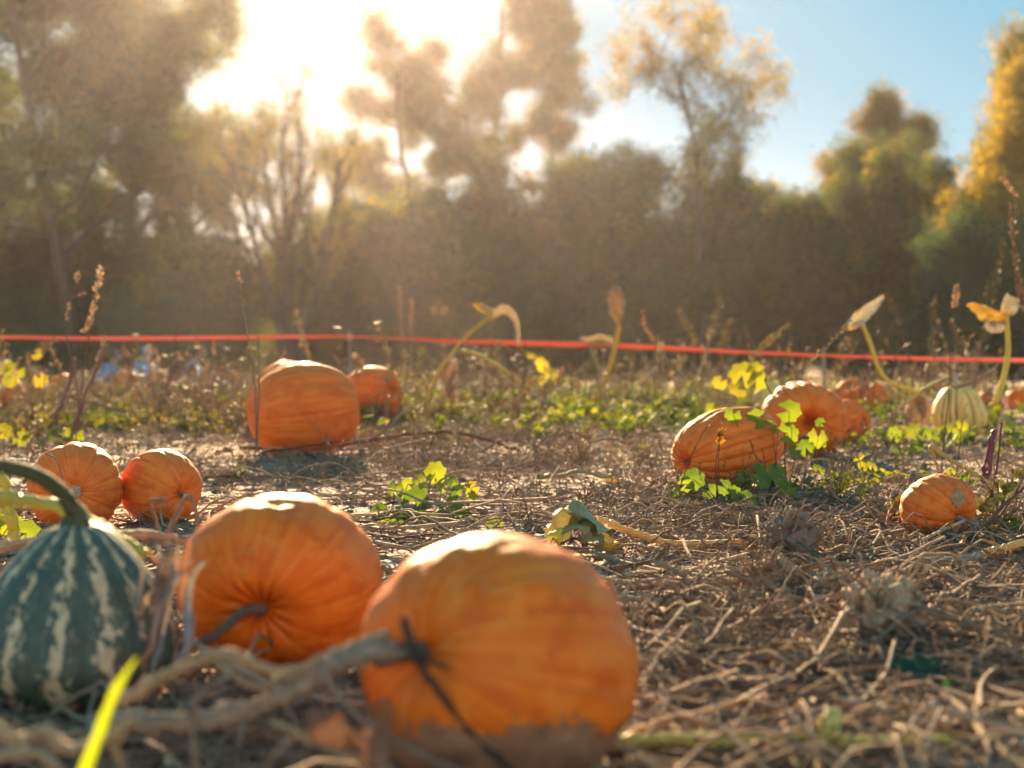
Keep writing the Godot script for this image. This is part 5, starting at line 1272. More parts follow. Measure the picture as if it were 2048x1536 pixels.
	var husk := Color(0.50, 0.36, 0.22)
	var red := Color(0.22, 0.13, 0.10)
	weed("seed_weed", "tall weed with plump pale seed pods beside the tape's near end", "weed", dry, [[Vector3(-1.76, 0.041, -5.6), Vector3(-1.722, 0.221, -5.6), Vector3(-1.7, 0.381, -5.6), Vector3(-1.675, 0.52, -5.6), Vector3(-1.654, 0.639, -5.6), Vector3(-1.63, 0.746, -5.6)]], 0.0034, red, [[[Vector3(-1.703, 0.49, -5.6), Vector3(-1.675, 0.54, -5.6)], 0.014, 14], [[Vector3(-1.679, 0.52, -5.6), Vector3(-1.654, 0.639, -5.6), Vector3(-1.628, 0.75, -5.6)], 0.013, 46]], 0.030, husk * 1.2)
	weed("seed_weed", "tall weed with a crumpled clustered head, beside the podded one", "weed", dry, [[Vector3(-1.754, 0.094, -5.7), Vector3(-1.768, 0.297, -5.7), Vector3(-1.799, 0.439, -5.7), Vector3(-1.81, 0.54, -5.7), Vector3(-1.788, 0.621, -5.7), Vector3(-1.755, 0.718, -5.7)], [Vector3(-1.784, 0.625, -5.7), Vector3(-1.738, 0.646, -5.7), Vector3(-1.717, 0.641, -5.7)]], 0.0030, red, [[[Vector3(-1.767, 0.702, -5.7), Vector3(-1.751, 0.732, -5.7)], 0.016, 40], [[Vector3(-1.81, 0.52, -5.7), Vector3(-1.789, 0.611, -5.7)], 0.009, 22], [[Vector3(-1.748, 0.646, -5.7), Vector3(-1.723, 0.646, -5.7)], 0.010, 14]], 0.014, husk)
	weed("seed_weed", "thin straight weed standing across the large lying pumpkin", "weed", dry, [[Vector3(-0.903, 0.068, -4.95), Vector3(-0.902, 0.254, -4.95), Vector3(-0.915, 0.394, -4.95), Vector3(-0.935, 0.518, -4.95), Vector3(-0.955, 0.675, -4.95)], [Vector3(-0.903, 0.068, -4.95), Vector3(-0.891, 0.289, -4.95), Vector3(-0.893, 0.491, -4.95)]], 0.0036, Color(0.30, 0.22, 0.16), [[[Vector3(-0.955, 0.667, -4.95), Vector3(-0.962, 0.702, -4.95)], 0.010, 22], [[Vector3(-0.922, 0.43, -4.95), Vector3(-0.949, 0.623, -4.95)], 0.005, 40]], 0.012, husk)
	weed("feather_grass", "fluffy dry grass head at the tape, over the lit top of a pumpkin", "weed", dry, [[Vector3(-1.23, 0.052, -9), Vector3(-1.293, 0.308, -9), Vector3(-1.355, 0.564, -9)], [Vector3(-1.23, 0.052, -9), Vector3(-1.277, 0.228, -9), Vector3(-1.324, 0.436, -9)]], 0.004, husk, [[[Vector3(-1.337, 0.404, -9), Vector3(-1.368, 0.564, -9), Vector3(-1.387, 0.621, -9)], 0.03, 60], [[Vector3(-1.277, 0.276, -9), Vector3(-1.318, 0.404, -9)], 0.025, 40]], 0.026, husk)
	weed("feather_grass", "pair of blurred grass heads before the tape, behind the half-hidden pumpkin", "weed", dry, [[Vector3(-0.744, -0.034, -10), Vector3(-0.775, 0.287, -10), Vector3(-0.795, 0.784, -10)], [Vector3(-0.744, -0.034, -10), Vector3(-0.718, 0.358, -10), Vector3(-0.71, 0.713, -10)]], 0.005, husk, [[[Vector3(-0.785, 0.429, -10), Vector3(-0.795, 0.801, -10)], 0.024, 60], [[Vector3(-0.718, 0.464, -10), Vector3(-0.71, 0.731, -10)], 0.020, 50]], 0.026, husk)
	weed("feather_grass", "two round blurred seed heads high before the dark trees in the middle", "weed", dry, [[Vector3(-0.65, -0.023, -10.5), Vector3(-0.605, 0.351, -10.5), Vector3(-0.582, 0.649, -10.5)], [Vector3(-0.65, -0.023, -10.5), Vector3(-0.537, 0.351, -10.5), Vector3(-0.507, 0.642, -10.5)]], 0.003, red, [[[Vector3(-0.585, 0.627, -10.5), Vector3(-0.578, 0.679, -10.5)], 0.026, 40], [[Vector3(-0.511, 0.627, -10.5), Vector3(-0.503, 0.671, -10.5)], 0.024, 40]], 0.026, husk)
	weed("seed_weed", "leafy weed with buds beside the half-hidden pumpkin", "weed", dry, [[Vector3(-0.633, 0.002, -7), Vector3(-0.595, 0.201, -7), Vector3(-0.602, 0.351, -7), Vector3(-0.632, 0.47, -7)], [Vector3(-0.583, 0.002, -7), Vector3(-0.521, 0.176, -7), Vector3(-0.47, 0.326, -7), Vector3(-0.445, 0.425, -7)], [Vector3(-0.558, 0.027, -7), Vector3(-0.558, 0.251, -7), Vector3(-0.527, 0.401, -7)], [Vector3(-0.596, 0.027, -7), Vector3(-0.483, 0.201, -7), Vector3(-0.383, 0.301, -7)]], 0.0032, Color(0.26, 0.22, 0.10), [[[Vector3(-0.598, 0.251, -7), Vector3(-0.632, 0.47, -7)], 0.02, 44], [[Vector3(-0.528, 0.151, -7), Vector3(-0.445, 0.42, -7)], 0.022, 50], [[Vector3(-0.558, 0.226, -7), Vector3(-0.527, 0.401, -7)], 0.02, 36], [[Vector3(-0.471, 0.214, -7), Vector3(-0.388, 0.296, -7)], 0.02, 30]], 0.020, Color(0.36, 0.32, 0.10))
	weed("seed_weed", "pinkish curled dead flower before the dark trees, beside the upright orange stalk", "weed", dry, [[Vector3(0.925, 0.198, -8.5), Vector3(0.888, 0.349, -8.5), Vector3(0.834, 0.464, -8.5)]], 0.004, red, [[[Vector3(0.858, 0.434, -8.5), Vector3(0.803, 0.515, -8.5)], 0.016, 60], [[Vector3(0.797, 0.53, -8.5), Vector3(0.788, 0.621, -8.5)], 0.018, 50]], 0.022, Color(0.55, 0.34, 0.22))
	weed("branching_weed", "branched greenish weed before the tape, over the glowing yellow leaves", "weed", dry, [[Vector3(1.204, 0.084, -9), Vector3(1.203, 0.308, -9), Vector3(1.17, 0.5, -9), Vector3(1.074, 0.612, -9)], [Vector3(1.203, 0.276, -9), Vector3(1.282, 0.468, -9), Vector3(1.335, 0.692, -9)], [Vector3(1.203, 0.308, -9), Vector3(1.331, 0.404, -9), Vector3(1.4, 0.564, -9)]], 0.005, Color(0.25, 0.22, 0.10), [[[Vector3(1.187, 0.404, -9), Vector3(1.067, 0.621, -9)], 0.035, 60], [[Vector3(1.266, 0.436, -9), Vector3(1.338, 0.698, -9)], 0.035, 70], [[Vector3(1.331, 0.404, -9), Vector3(1.403, 0.57, -9)], 0.03, 50]], 0.028, Color(0.28, 0.24, 0.10))
	weed("branching_weed", "feathery head slanting across the tape, nearest the hollow pumpkin", "weed", dry, [[Vector3(1.184, 0.13, -8), Vector3(1.297, 0.273, -8), Vector3(1.439, 0.415, -8), Vector3(1.58, 0.543, -8)]], 0.004, Color(0.3, 0.24, 0.12), [[[Vector3(1.354, 0.341, -8), Vector3(1.574, 0.534, -8)], 0.022, 120]], 0.028, Color(0.40, 0.31, 0.15))
	weed("branching_weed", "long thin weed rising aslant over the hollow pumpkin into the dark trees", "weed", dry, [[Vector3(0.764, 0.107, -4.6), Vector3(0.872, 0.266, -4.7), Vector3(0.949, 0.338, -4.8), Vector3(1.095, 0.411, -5), Vector3(1.296, 0.538, -5.4)], [Vector3(0.934, 0.308, -4.9), Vector3(0.96, 0.352, -4.9), Vector3(0.986, 0.369, -4.9)], [Vector3(0.914, 0.265, -4.9), Vector3(0.882, 0.326, -4.9), Vector3(0.908, 0.369, -4.9)]], 0.0028, Color(0.22, 0.17, 0.09), [[[Vector3(1.102, 0.38, -5.2), Vector3(1.248, 0.533, -5.2)], 0.014, 60], [[Vector3(0.907, 0.278, -4.8), Vector3(0.966, 0.355, -4.8)], 0.012, 40], [[Vector3(0.882, 0.326, -4.9), Vector3(0.913, 0.369, -4.9)], 0.012, 26]], 0.014, Color(0.30, 0.23, 0.12))
	weed("bottlebrush_weed", "thin stem with tiny bracts leaning before the long ribbed pumpkin", "weed", dry, [[Vector3(0.457, 0.03, -3.9), Vector3(0.484, 0.111, -3.9), Vector3(0.516, 0.188, -3.9), Vector3(0.557, 0.253, -3.9)], [Vector3(0.572, 0.027, -3.9), Vector3(0.567, 0.125, -3.9), Vector3(0.578, 0.195, -3.9), Vector3(0.589, 0.257, -3.9)]], 0.0018, Color(0.20, 0.10, 0.06), [[[Vector3(0.502, 0.16, -3.9), Vector3(0.557, 0.253, -3.9)], 0.006, 30], [[Vector3(0.573, 0.139, -3.9), Vector3(0.589, 0.253, -3.9)], 0.006, 26]], 0.010, Color(0.34, 0.22, 0.10))
	weed("bottlebrush_weed", "upright dark stem between the long ribbed and the hollow pumpkin", "weed", dry, [[Vector3(0.713, 0.007, -3.95), Vector3(0.738, 0.092, -3.95), Vector3(0.749, 0.219, -3.95)], [Vector3(0.678, 0.187, -4), Vector3(0.693, 0.144, -4), Vector3(0.714, 0.122, -4), Vector3(0.743, 0.13, -4)]], 0.0020, Color(0.12, 0.08, 0.07), [[[Vector3(0.745, 0.162, -3.95), Vector3(0.749, 0.219, -3.95)], 0.005, 10]], 0.010, Color(0.4, 0.28, 0.15))
	weed("orange_leaved_weed", "stem holding one orange toothed leaf before the long ribbed pumpkin", "weed", dry, [[Vector3(0.561, 0.033, -3.85), Vector3(0.566, 0.116, -3.85), Vector3(0.57, 0.226, -3.85)]], 0.0018, Color(0.2, 0.1, 0.05), [[[Vector3(0.565, 0.192, -3.85), Vector3(0.576, 0.226, -3.85)], 0.010, 12]], 0.030, Color(0.65, 0.30, 0.03))
	weed("bottlebrush_weed", "lone stem with a bright bottlebrush head over the pale yellow squash", "weed", dry, [[Vector3(1.868, 0.03, -6), Vector3(1.874, 0.287, -6), Vector3(1.881, 0.436, -6), Vector3(1.887, 0.602, -6)]], 0.0030, Color(0.14, 0.10, 0.08), [[[Vector3(1.885, 0.602, -6), Vector3(1.889, 0.649, -6), Vector3(1.895, 0.687, -6)], 0.016, 150]], 0.016, Color(0.62, 0.42, 0.28))
	weed("bottlebrush_weed", "leaning bottlebrush head high before the yellow tree", "weed", dry, [[Vector3(2.188, 0.713, -6), Vector3(2.173, 0.904, -6), Vector3(2.153, 1.06, -6)]], 0.0024, Color(0.14, 0.10, 0.08), [[[Vector3(2.145, 1.069, -6), Vector3(2.11, 1.111, -6), Vector3(2.078, 1.149, -6)], 0.012, 130]], 0.014, Color(0.62, 0.42, 0.28))
	weed("bottlebrush_weed", "tall brown amaranth spike at the edge before the dark thicket", "weed", dry, [[Vector3(2.448, 0.171, -6.6), Vector3(2.41, 0.547, -6.6), Vector3(2.364, 0.781, -6.6), Vector3(2.336, 1.107, -6.6)]], 0.005, Color(0.2, 0.12, 0.08), [[[Vector3(2.394, 0.617, -6.6), Vector3(2.359, 0.804, -6.6), Vector3(2.332, 1.098, -6.6)], 0.020, 220]], 0.022, Color(0.24, 0.15, 0.10))
	weed("bottlebrush_weed", "greenish amaranth spike behind the ragged curling leaf", "weed", dry, [[Vector3(2.861, 0.137, -8.5), Vector3(2.886, 0.56, -8.5), Vector3(2.964, 1.042, -8.5)], [Vector3(2.861, 0.137, -8.5), Vector3(2.842, 0.409, -8.5), Vector3(2.868, 0.801, -8.5)]], 0.005, Color(0.12, 0.12, 0.06), [[[Vector3(2.88, 0.56, -8.5), Vector3(2.964, 1.048, -8.5)], 0.030, 120], [[Vector3(2.845, 0.44, -8.5), Vector3(2.871, 0.801, -8.5)], 0.024, 70]], 0.026, Color(0.13, 0.13, 0.06))
	weed("bottlebrush_weed", "brown weed leaning from the silvery leaf towards the bottlebrush stem", "weed", dry, [[Vector3(2.438, 0.137, -8.5), Vector3(2.343, 0.5, -8.5), Vector3(2.256, 0.741, -8.5)]], 0.0045, Color(0.2, 0.12, 0.07), [[[Vector3(2.343, 0.53, -8.5), Vector3(2.262, 0.726, -8.5)], 0.014, 36]], 0.020, Color(0.28, 0.17, 0.09))
	weed("branching_weed", "dim weeds crowding behind the curved yellow stalk", "weed", dry, [[Vector3(2.645, 0.084, -9), Vector3(2.674, 0.404, -9), Vector3(2.703, 0.692, -9)], [Vector3(2.742, 0.084, -9), Vector3(2.77, 0.372, -9), Vector3(2.96, 0.564, -9)], [Vector3(2.902, 0.084, -9), Vector3(2.882, 0.372, -9), Vector3(2.8, 0.564, -9)], [Vector3(2.165, 0.084, -9), Vector3(2.131, 0.276, -9), Vector3(2.194, 0.436, -9)]], 0.005, Color(0.16, 0.13, 0.07), [[[Vector3(2.68, 0.404, -9), Vector3(2.703, 0.692, -9)], 0.03, 60], [[Vector3(2.872, 0.404, -9), Vector3(2.8, 0.564, -9)], 0.025, 50], [[Vector3(2.138, 0.276, -9), Vector3(2.194, 0.436, -9)], 0.025, 40]], 0.024, Color(0.17, 0.14, 0.07))
	weed("bottlebrush_weed", "thin maroon stem before the pale yellow squash's face", "weed", dry, [[Vector3(1.377, 0.011, -4.5), Vector3(1.385, 0.148, -4.5), Vector3(1.397, 0.276, -4.5), Vector3(1.401, 0.436, -4.5)], [Vector3(1.394, 0.014, -4.4), Vector3(1.402, 0.124, -4.4), Vector3(1.412, 0.218, -4.4)]], 0.0022, Color(0.16, 0.07, 0.06), [[[Vector3(1.38, 0.051, -4.5), Vector3(1.388, 0.164, -4.5)], 0.004, 10]], 0.008, Color(0.3, 0.15, 0.1))
	weed("grass_tuft", "tangle of dry grass and green blades beside the corky pumpkin", "grass", "", [[Vector3(1.201, 0, -3.5), Vector3(1.231, 0.088, -3.5), Vector3(1.268, 0.163, -3.5)], [Vector3(1.22, 0, -3.5), Vector3(1.207, 0.076, -3.5), Vector3(1.168, 0.138, -3.5)], [Vector3(1.233, -0.006, -3.5), Vector3(1.257, 0.051, -3.5), Vector3(1.306, 0.088, -3.5)], [Vector3(1.169, 0.051, -3.5), Vector3(1.2, 0.101, -3.5), Vector3(1.205, 0.163, -3.5)], [Vector3(0.945, 0.025, -3.5), Vector3(0.969, 0.076, -3.5), Vector3(1.013, 0.094, -3.5)], [Vector3(1.245, -0.012, -3.5), Vector3(1.226, 0.051, -3.5), Vector3(1.237, 0.126, -3.5)]], 0.0024, Color(0.26, 0.17, 0.09), [[[Vector3(1.169, 0.051, -3.5), Vector3(1.268, 0.138, -3.5)], 0.03, 40], [[Vector3(1.155, 0.015, -3.4), Vector3(1.246, 0.039, -3.4)], 0.03, 40], [[Vector3(0.965, 0.005, -3.6), Vector3(0.997, 0.063, -3.6)], 0.02, 26]], 0.036, Color(0.22, 0.22, 0.05))
	weed("seed_weed", "row of pale grass spikelets before the person in navy", "weed", dry, [[Vector3(-2.319, 0.084, -9), Vector3(-2.33, 0.244, -9), Vector3(-2.316, 0.404, -9)], [Vector3(-2.255, 0.084, -9), Vector3(-2.26, 0.244, -9), Vector3(-2.278, 0.372, -9)], [Vector3(-1.934, 0.084, -9), Vector3(-1.92, 0.244, -9), Vector3(-1.906, 0.436, -9)], [Vector3(-1.967, 0.052, -9), Vector3(-1.959, 0.18, -9), Vector3(-1.949, 0.308, -9)]], 0.003, husk, [[[Vector3(-2.326, 0.308, -9), Vector3(-2.316, 0.404, -9)], 0.016, 26], [[Vector3(-2.266, 0.292, -9), Vector3(-2.278, 0.372, -9)], 0.016, 26], [[Vector3(-1.913, 0.34, -9), Vector3(-1.906, 0.43, -9)], 0.016, 26], [[Vector3(-1.959, 0.228, -9), Vector3(-1.949, 0.302, -9)], 0.016, 24]], 0.026, husk * 1.2)
	weed("seed_weed", "brown weeds with curled leaves beneath the tape's near end", "weed", dry, [[Vector3(-2.391, 0.002, -7), Vector3(-2.396, 0.201, -7), Vector3(-2.404, 0.388, -7)], [Vector3(-2.353, 0.027, -7), Vector3(-2.326, 0.251, -7), Vector3(-2.336, 0.425, -7), Vector3(-2.298, 0.45, -7)], [Vector3(-2.311, 0.425, -7), Vector3(-2.28, 0.351, -7), Vector3(-2.245, 0.301, -7)]], 0.004, Color(0.26, 0.14, 0.11), [[[Vector3(-2.396, 0.176, -7), Vector3(-2.404, 0.388, -7)], 0.014, 50], [[Vector3(-2.336, 0.401, -7), Vector3(-2.288, 0.445, -7)], 0.03, 50], [[Vector3(-2.389, 0.002, -7), Vector3(-2.392, 0.151, -7)], 0.016, 40], [[Vector3(-2.299, 0.42, -7), Vector3(-2.25, 0.306, -7)], 0.014, 24]], 0.028, Color(0.34, 0.22, 0.12))
	weed("seed_weed", "red-brown weed with a leafy tip crossing the tape before the rounded bush", "weed", dry, [[Vector3(-1.898, 0.307, -6.4), Vector3(-1.875, 0.386, -6.4), Vector3(-1.855, 0.477, -6.4), Vector3(-1.86, 0.511, -6.4)]], 0.003, red, [[[Vector3(-1.884, 0.364, -6.4), Vector3(-1.855, 0.473, -6.4)], 0.014, 30]], 0.022, husk)


# ---------------------------------------------------------------- barrier tape
func tape() -> void:
	var line := curve([Vector3(-3.113, 0.458, -7.4), Vector3(-2.838, 0.461, -7.8), Vector3(-2.518, 0.448, -8.6), Vector3(-1.917, 0.45, -9.4), Vector3(-1.435, 0.454, -10), Vector3(-1.174, 0.453, -10.2), Vector3(-0.788, 0.44, -9.9), Vector3(-0.212, 0.421, -9.3), Vector3(0.307, 0.411, -9), Vector3(0.853, 0.395, -8.7), Vector3(1.361, 0.369, -8.4), Vector3(1.78, 0.355, -8), Vector3(2.232, 0.346, -7.6), Vector3(2.621, 0.344, -7.2), Vector3(2.977, 0.341, -7)], 8)
	var at: Vector3 = line[0]
	var root := thing("barrier_tape", at, "red barrier tape stretched low across the whole field", "tape")
	var g := Geo.new()
	var n := line.size()
	var side := [[1.0, 0.0], [0.35, 1.0], [-0.35, 1.0], [-1.0, 0.0], [-0.35, -1.0], [0.35, -1.0], [1.0, 0.0]]
	for i in n:
		var t: Vector3 = (line[mini(i + 1, n - 1)] - line[maxi(i - 1, 0)]).normalized()
		var k := float(i) / n
		# lies nearly flat at the stakes and turns its face to the camera between them
		var a := 1.0 + 0.35 * sin(k * 9.0) - 0.6 * exp(-pow((k - 0.36) / 0.09, 2.0)) - 0.55 * exp(-pow((k - 0.78) / 0.10, 2.0)) - 0.45 * exp(-pow((k - 0.06) / 0.14, 2.0))
		var flat := t.cross(Vector3.UP).normalized()
		var u := (Vector3.UP * sin(a) + flat * cos(a)).normalized()
		var w := t.cross(u)
		for s in side:
			g.vert(line[i] - at + u * s[0] * (0.0145 + 0.0145 * exp(-pow((k - 0.54) / 0.14, 2.0))) + w * s[1] * 0.0006, w)
	g.quads(0, n, side.size())
	g.smooth(0.00002)
	part("band", g.mesh(), M.barrier_tape, root)
	var knot := lump(3, 0.5, 14, 10)
	for i in knot.v.size():
		knot.v[i] *= Vector3(0.03, 0.028, 0.03)
	knot.smooth(0.0005)
	part("knot", knot.mesh(), M.barrier_tape, root, Transform3D(Basis(), Vector3(-1.178, 0.449, -10.2) - at))
	for q in [[Vector3(-1.182, 0.449, -10.24), "thin grey stake holding the knotted tape behind the half-hidden pumpkin"], [Vector3(1.786, 0.354, -8.05), "thin grey stake holding the tape behind the hollow pumpkin"]]:
		var foot := on_soil(Vector3(q[0].x, 0, q[0].z), -0.12)
		var tall: float = q[0].y - foot.y + 0.045
		var s := Geo.new()
		s.tube([Vector3.ZERO, Vector3(0.004, tall * 0.5, 0), Vector3(0, tall, 0), Vector3(0, tall + 0.006, 0)], [0.009, 0.0085, 0.008, 0.005], 8)
		lone("wooden_stake", s.mesh(), M.weathered_wood, foot, q[1], "stake", "stakes of the tape")


# ---------------------------------------------------------------- people far off
func skin_of(g: Geo, bones: Array, cell: float, soft: float) -> void:
	# bones: [from, to, radius at from, radius at to, colour]; meshed as surface nets
	var lo := Vector3.ONE * 1e9
	var hi := -lo
	for b in bones:
		for e in 2:
			lo = lo.min(b[e] - Vector3.ONE * (b[2 + e] + cell * 2.5))
			hi = hi.max(b[e] + Vector3.ONE * (b[2 + e] + cell * 2.5))
	var nx := int((hi.x - lo.x) / cell) + 2
	var ny := int((hi.y - lo.y) / cell) + 2
	var nz := int((hi.z - lo.z) / cell) + 2
	var f := PackedFloat32Array()
	f.resize(nx * ny * nz)
	f.fill(1.0)
	var near := cell * 3.0 + soft
	for b in bones:   # each bone touches only the cells round it
		var ba: Vector3 = b[1] - b[0]
		var l2 := maxf(ba.length_squared(), 1e-8)
		var r: float = maxf(b[2], b[3]) + near
		var i0 := Vector3i(((b[0].min(b[1]) - Vector3.ONE * r - lo) / cell).floor()).clamp(Vector3i.ZERO, Vector3i(nx - 1, ny - 1, nz - 1))
		var i1 := Vector3i(((b[0].max(b[1]) + Vector3.ONE * r - lo) / cell).ceil()).clamp(Vector3i.ZERO, Vector3i(nx - 1, ny - 1, nz - 1))
		for k in range(i0.z, i1.z + 1):
			for j in range(i0.y, i1.y + 1):
				for i in range(i0.x, i1.x + 1):
					var p := lo + Vector3(i, j, k) * cell
					var t := clampf((p - b[0]).dot(ba) / l2, 0.0, 1.0)
					var d: float = p.distance_to(b[0] + ba * t) - lerpf(b[2], b[3], t)
					var at := (k * ny + j) * nx + i
					var e := f[at]
					var h := maxf(soft - absf(d - e), 0.0) / soft
					f[at] = minf(d, e) - h * h * soft * 0.25
	var made := {}
	for k in nz - 1:
		for j in ny - 1:
			for i in nx - 1:
				var at := (k * ny + j) * nx + i
				var sum := Vector3.ZERO
				var n := 0
				for e in [[0, 1], [0, 2], [0, 4], [1, 3], [1, 5], [2, 3], [2, 6], [3, 7], [4, 5], [4, 6], [5, 7], [6, 7]]:
					var a: int = e[0]
					var c: int = e[1]
					var fa := f[at + (a & 1) + ((a >> 1) & 1) * nx + (a >> 2) * nx * ny]
					var fc := f[at + (c & 1) + ((c >> 1) & 1) * nx + (c >> 2) * nx * ny]
					if (fa < 0.0) != (fc < 0.0):
						var w := fa / (fa - fc)
						sum += Vector3(a & 1, (a >> 1) & 1, a >> 2).lerp(Vector3(c & 1, (c >> 1) & 1, c >> 2), w)
						n += 1
				if n == 0:
					continue
				var p := lo + (Vector3(i, j, k) + sum / n) * cell
				var best := 1e9
				for b in bones:
					var ba: Vector3 = b[1] - b[0]
					var t := clampf((p - b[0]).dot(ba) / maxf(ba.length_squared(), 1e-8), 0.0, 1.0)
					var d: float = p.distance_to(b[0] + ba * t) - lerpf(b[2], b[3], t)
					if d < best:
						best = d
						g.tint = b[4]
				made[at] = g.vert(p, Vector3.UP)
	var step := [1, nx, nx * ny]
	for at in made:
		for ax in 3:
			var u: int = step[(ax + 1) % 3]
			var w: int = step[(ax + 2) % 3]
			var fa := f[at]
			var fb := f[at + step[ax]]
			if (fa < 0.0) == (fb < 0.0) or not (made.has(at - u) and made.has(at - w) and made.has(at - u - w)):
				continue
			var q := [made[at - u - w], made[at - w], made[at], made[at - u]]
			if fa < 0.0:
				q = [q[0], q[3], q[2], q[1]]
			g.tri(q[0], q[1], q[2])
			g.tri(q[0], q[2], q[3])


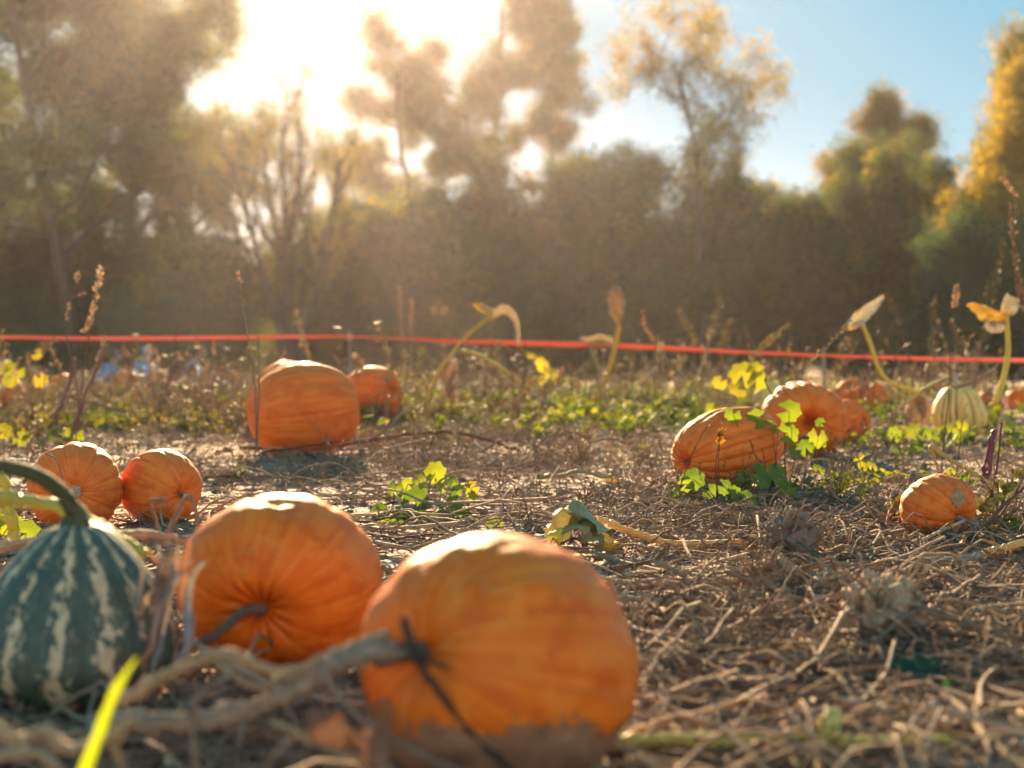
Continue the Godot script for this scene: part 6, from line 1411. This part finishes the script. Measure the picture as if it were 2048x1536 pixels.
func person(at: Vector3, turn: float, label: String, coat: Color, legs: Color, hair: Color, stoop: float) -> Node3D:
	at.y = lie(at.z) - 0.02
	var root := thing("person", at, label, "person", "people in the field")
	root.rotation.y = turn
	var flesh := Color(0.42, 0.24, 0.16)
	var shoe := Color(0.05, 0.04, 0.04)
	var hip := Vector3(0, 0.36, 0)
	var chest := Vector3(0.14 + stoop * 0.12, 0.74 - stoop * 0.05, 0)
	var neck := chest + Vector3(0.06 + stoop * 0.05, 0.19, 0)
	var head := neck + Vector3(0.05 + stoop * 0.03, 0.17, 0)
	var bones := [[hip, hip.lerp(chest, 0.5), 0.155, 0.135, coat], [hip.lerp(chest, 0.5), chest, 0.14, 0.155, coat], [chest + Vector3(0, 0.09, -0.13), chest + Vector3(0, 0.09, 0.13), 0.085, 0.085, coat], [neck + Vector3(0, -0.05, 0), head, 0.06, 0.055, flesh]]
	for s in [-1.0, 1.0]:
		var shoulder := chest + Vector3(0.0, 0.10, 0.18 * s)
		var elbow := chest + Vector3(0.24, -0.10, 0.24 * s)
		var wrist := chest + Vector3(0.42, -0.27, 0.13 * s)
		var knee := Vector3(0.42, 0.47, 0.19 * s)
		var ankle := Vector3(0.12, 0.10, 0.16 * s)
		bones += [[shoulder, elbow, 0.068, 0.052, coat], [elbow, wrist, 0.052, 0.036, coat], [hip + Vector3(0, 0, 0.09 * s), knee, 0.105, 0.072, legs], [knee, ankle, 0.07, 0.048, legs], [ankle, ankle + Vector3(0.17, -0.055, 0.02 * s), 0.05, 0.038, shoe], [ankle + Vector3(0, -0.03, 0), ankle + Vector3(-0.05, -0.05, 0), 0.05, 0.045, shoe]]
	var g := Geo.new()
	skin_of(g, bones, 0.022, 0.035)
	var face := [[head + Vector3(-0.01, 0.03, 0), head + Vector3(0.012, -0.01, 0), 0.098, 0.088, flesh], [head + Vector3(0.03, -0.06, 0), head + Vector3(0.065, -0.085, 0), 0.055, 0.03, flesh], [head + Vector3(0.095, 0.0, 0), head + Vector3(0.112, -0.025, 0), 0.010, 0.015, flesh], [neck, head, 0.055, 0.055, flesh],
		[head + Vector3(0.085, -0.058, -0.018), head + Vector3(0.085, -0.058, 0.018), 0.011, 0.011, Color(0.36, 0.15, 0.12)], [head + Vector3(0.088, 0.012, -0.034), head + Vector3(0.089, 0.012, -0.034), 0.013, 0.013, Color(0.06, 0.04, 0.03)], [head + Vector3(0.088, 0.012, 0.034), head + Vector3(0.089, 0.012, 0.034), 0.013, 0.013, Color(0.06, 0.04, 0.03)],
		[head + Vector3(0, 0.012, -0.092), head + Vector3(-0.004, -0.03, -0.09), 0.018, 0.012, flesh], [head + Vector3(0, 0.012, 0.092), head + Vector3(-0.004, -0.03, 0.09), 0.018, 0.012, flesh]]
	skin_of(g, face, 0.0085, 0.012)
	for s in [-1.0, 1.0]:
		var w := chest + Vector3(0.42, -0.27, 0.13 * s)
		var d := Vector3(0.75, -0.62, -0.2 * s).normalized()
		var x := d.cross(Vector3(0, 0, s)).normalized()
		var y := Vector3(0, 0, s)
		var hand := [[w - d * 0.02, w + d * 0.05, 0.026, 0.028, flesh], [w + d * 0.03 - y * 0.022, w + d * 0.075 - y * 0.03, 0.017, 0.014, flesh], [w + d * 0.03 + y * 0.022, w + d * 0.075 + y * 0.03, 0.017, 0.014, flesh]]
		for k in 4:
			var a := w + d * 0.075 + y * (k - 1.5) * 0.021
			var m: Vector3 = a + (d * 0.9 - x * 0.35) * (0.038 - 0.005 * absf(k - 1.3))
			hand += [[a, m, 0.0095, 0.0088, flesh], [m, m + (d * 0.5 - x * 0.85) * (0.034 - 0.004 * absf(k - 1.3)), 0.0088, 0.0075, flesh]]
		var th := w + d * 0.025 - y * 0.03
		hand += [[th, th - y * 0.025 + d * 0.028, 0.012, 0.010, flesh], [th - y * 0.025 + d * 0.028, th - y * 0.028 + d * 0.055 - x * 0.012, 0.010, 0.008, flesh]]
		skin_of(g, hand, 0.0065, 0.005)
	g.smooth()
	part("body", g.mesh(), M.cloth, root)
	var cap := Geo.new()
	skin_of(cap, [[head + Vector3(-0.03, 0.055, 0), head + Vector3(-0.045, -0.02, 0), 0.10, 0.085, hair], [head + Vector3(0.03, 0.085, 0), head + Vector3(-0.04, 0.07, 0), 0.058, 0.07, hair], [head + Vector3(-0.02, 0.02, -0.07), head + Vector3(-0.03, -0.03, -0.065), 0.035, 0.03, hair], [head + Vector3(-0.02, 0.02, 0.07), head + Vector3(-0.03, -0.03, 0.065), 0.035, 0.03, hair]], 0.012, 0.02)
	cap.smooth()
	part("hair", cap.mesh(), M.cloth, root)
	return root


func people() -> void:
	person(Vector3(-9.167, 0.06, -31), 0.5, "person in a bright blue jacket crouching behind the reddish stalks", Color(0.03, 0.24, 0.52), Color(0.04, 0.05, 0.08), Color(0.05, 0.04, 0.05), 1.0)
	person(Vector3(-8.018, 0.074, -30), -0.4, "grey-haired person in a light blue coat crouching by the far pumpkin", Color(0.05, 0.33, 0.62), Color(0.06, 0.06, 0.07), Color(0.36, 0.36, 0.38), 0.4)
	person(Vector3(-6.823, 0.088, -29), 0.2, "person in a navy jacket crouching with a white bag in hand", Color(0.02, 0.03, 0.06), Color(0.03, 0.03, 0.04), Color(0.06, 0.035, 0.03), 0.7)
	var bag := lump(17, 0.5, 18, 14)
	for i in bag.v.size():
		bag.v[i] = bag.v[i] * Vector3(0.10, 0.16, 0.08) + Vector3(0, 0.11, 0)
	bag.smooth(0.001)
	bag.c.fill(Color(0.75, 0.74, 0.7))
	lone("white_bag", bag.mesh(), M.cloth, Vector3(-6.464, -0.442, -28.8), "small white bag held by the person in navy", "bag")


func _ready() -> void:
	light_and_lens()
	rng.seed = 7
	materials()
	ground()
	trees()
	pumpkins()
	litter()
	vines()
	plants()
	tape()
	people()
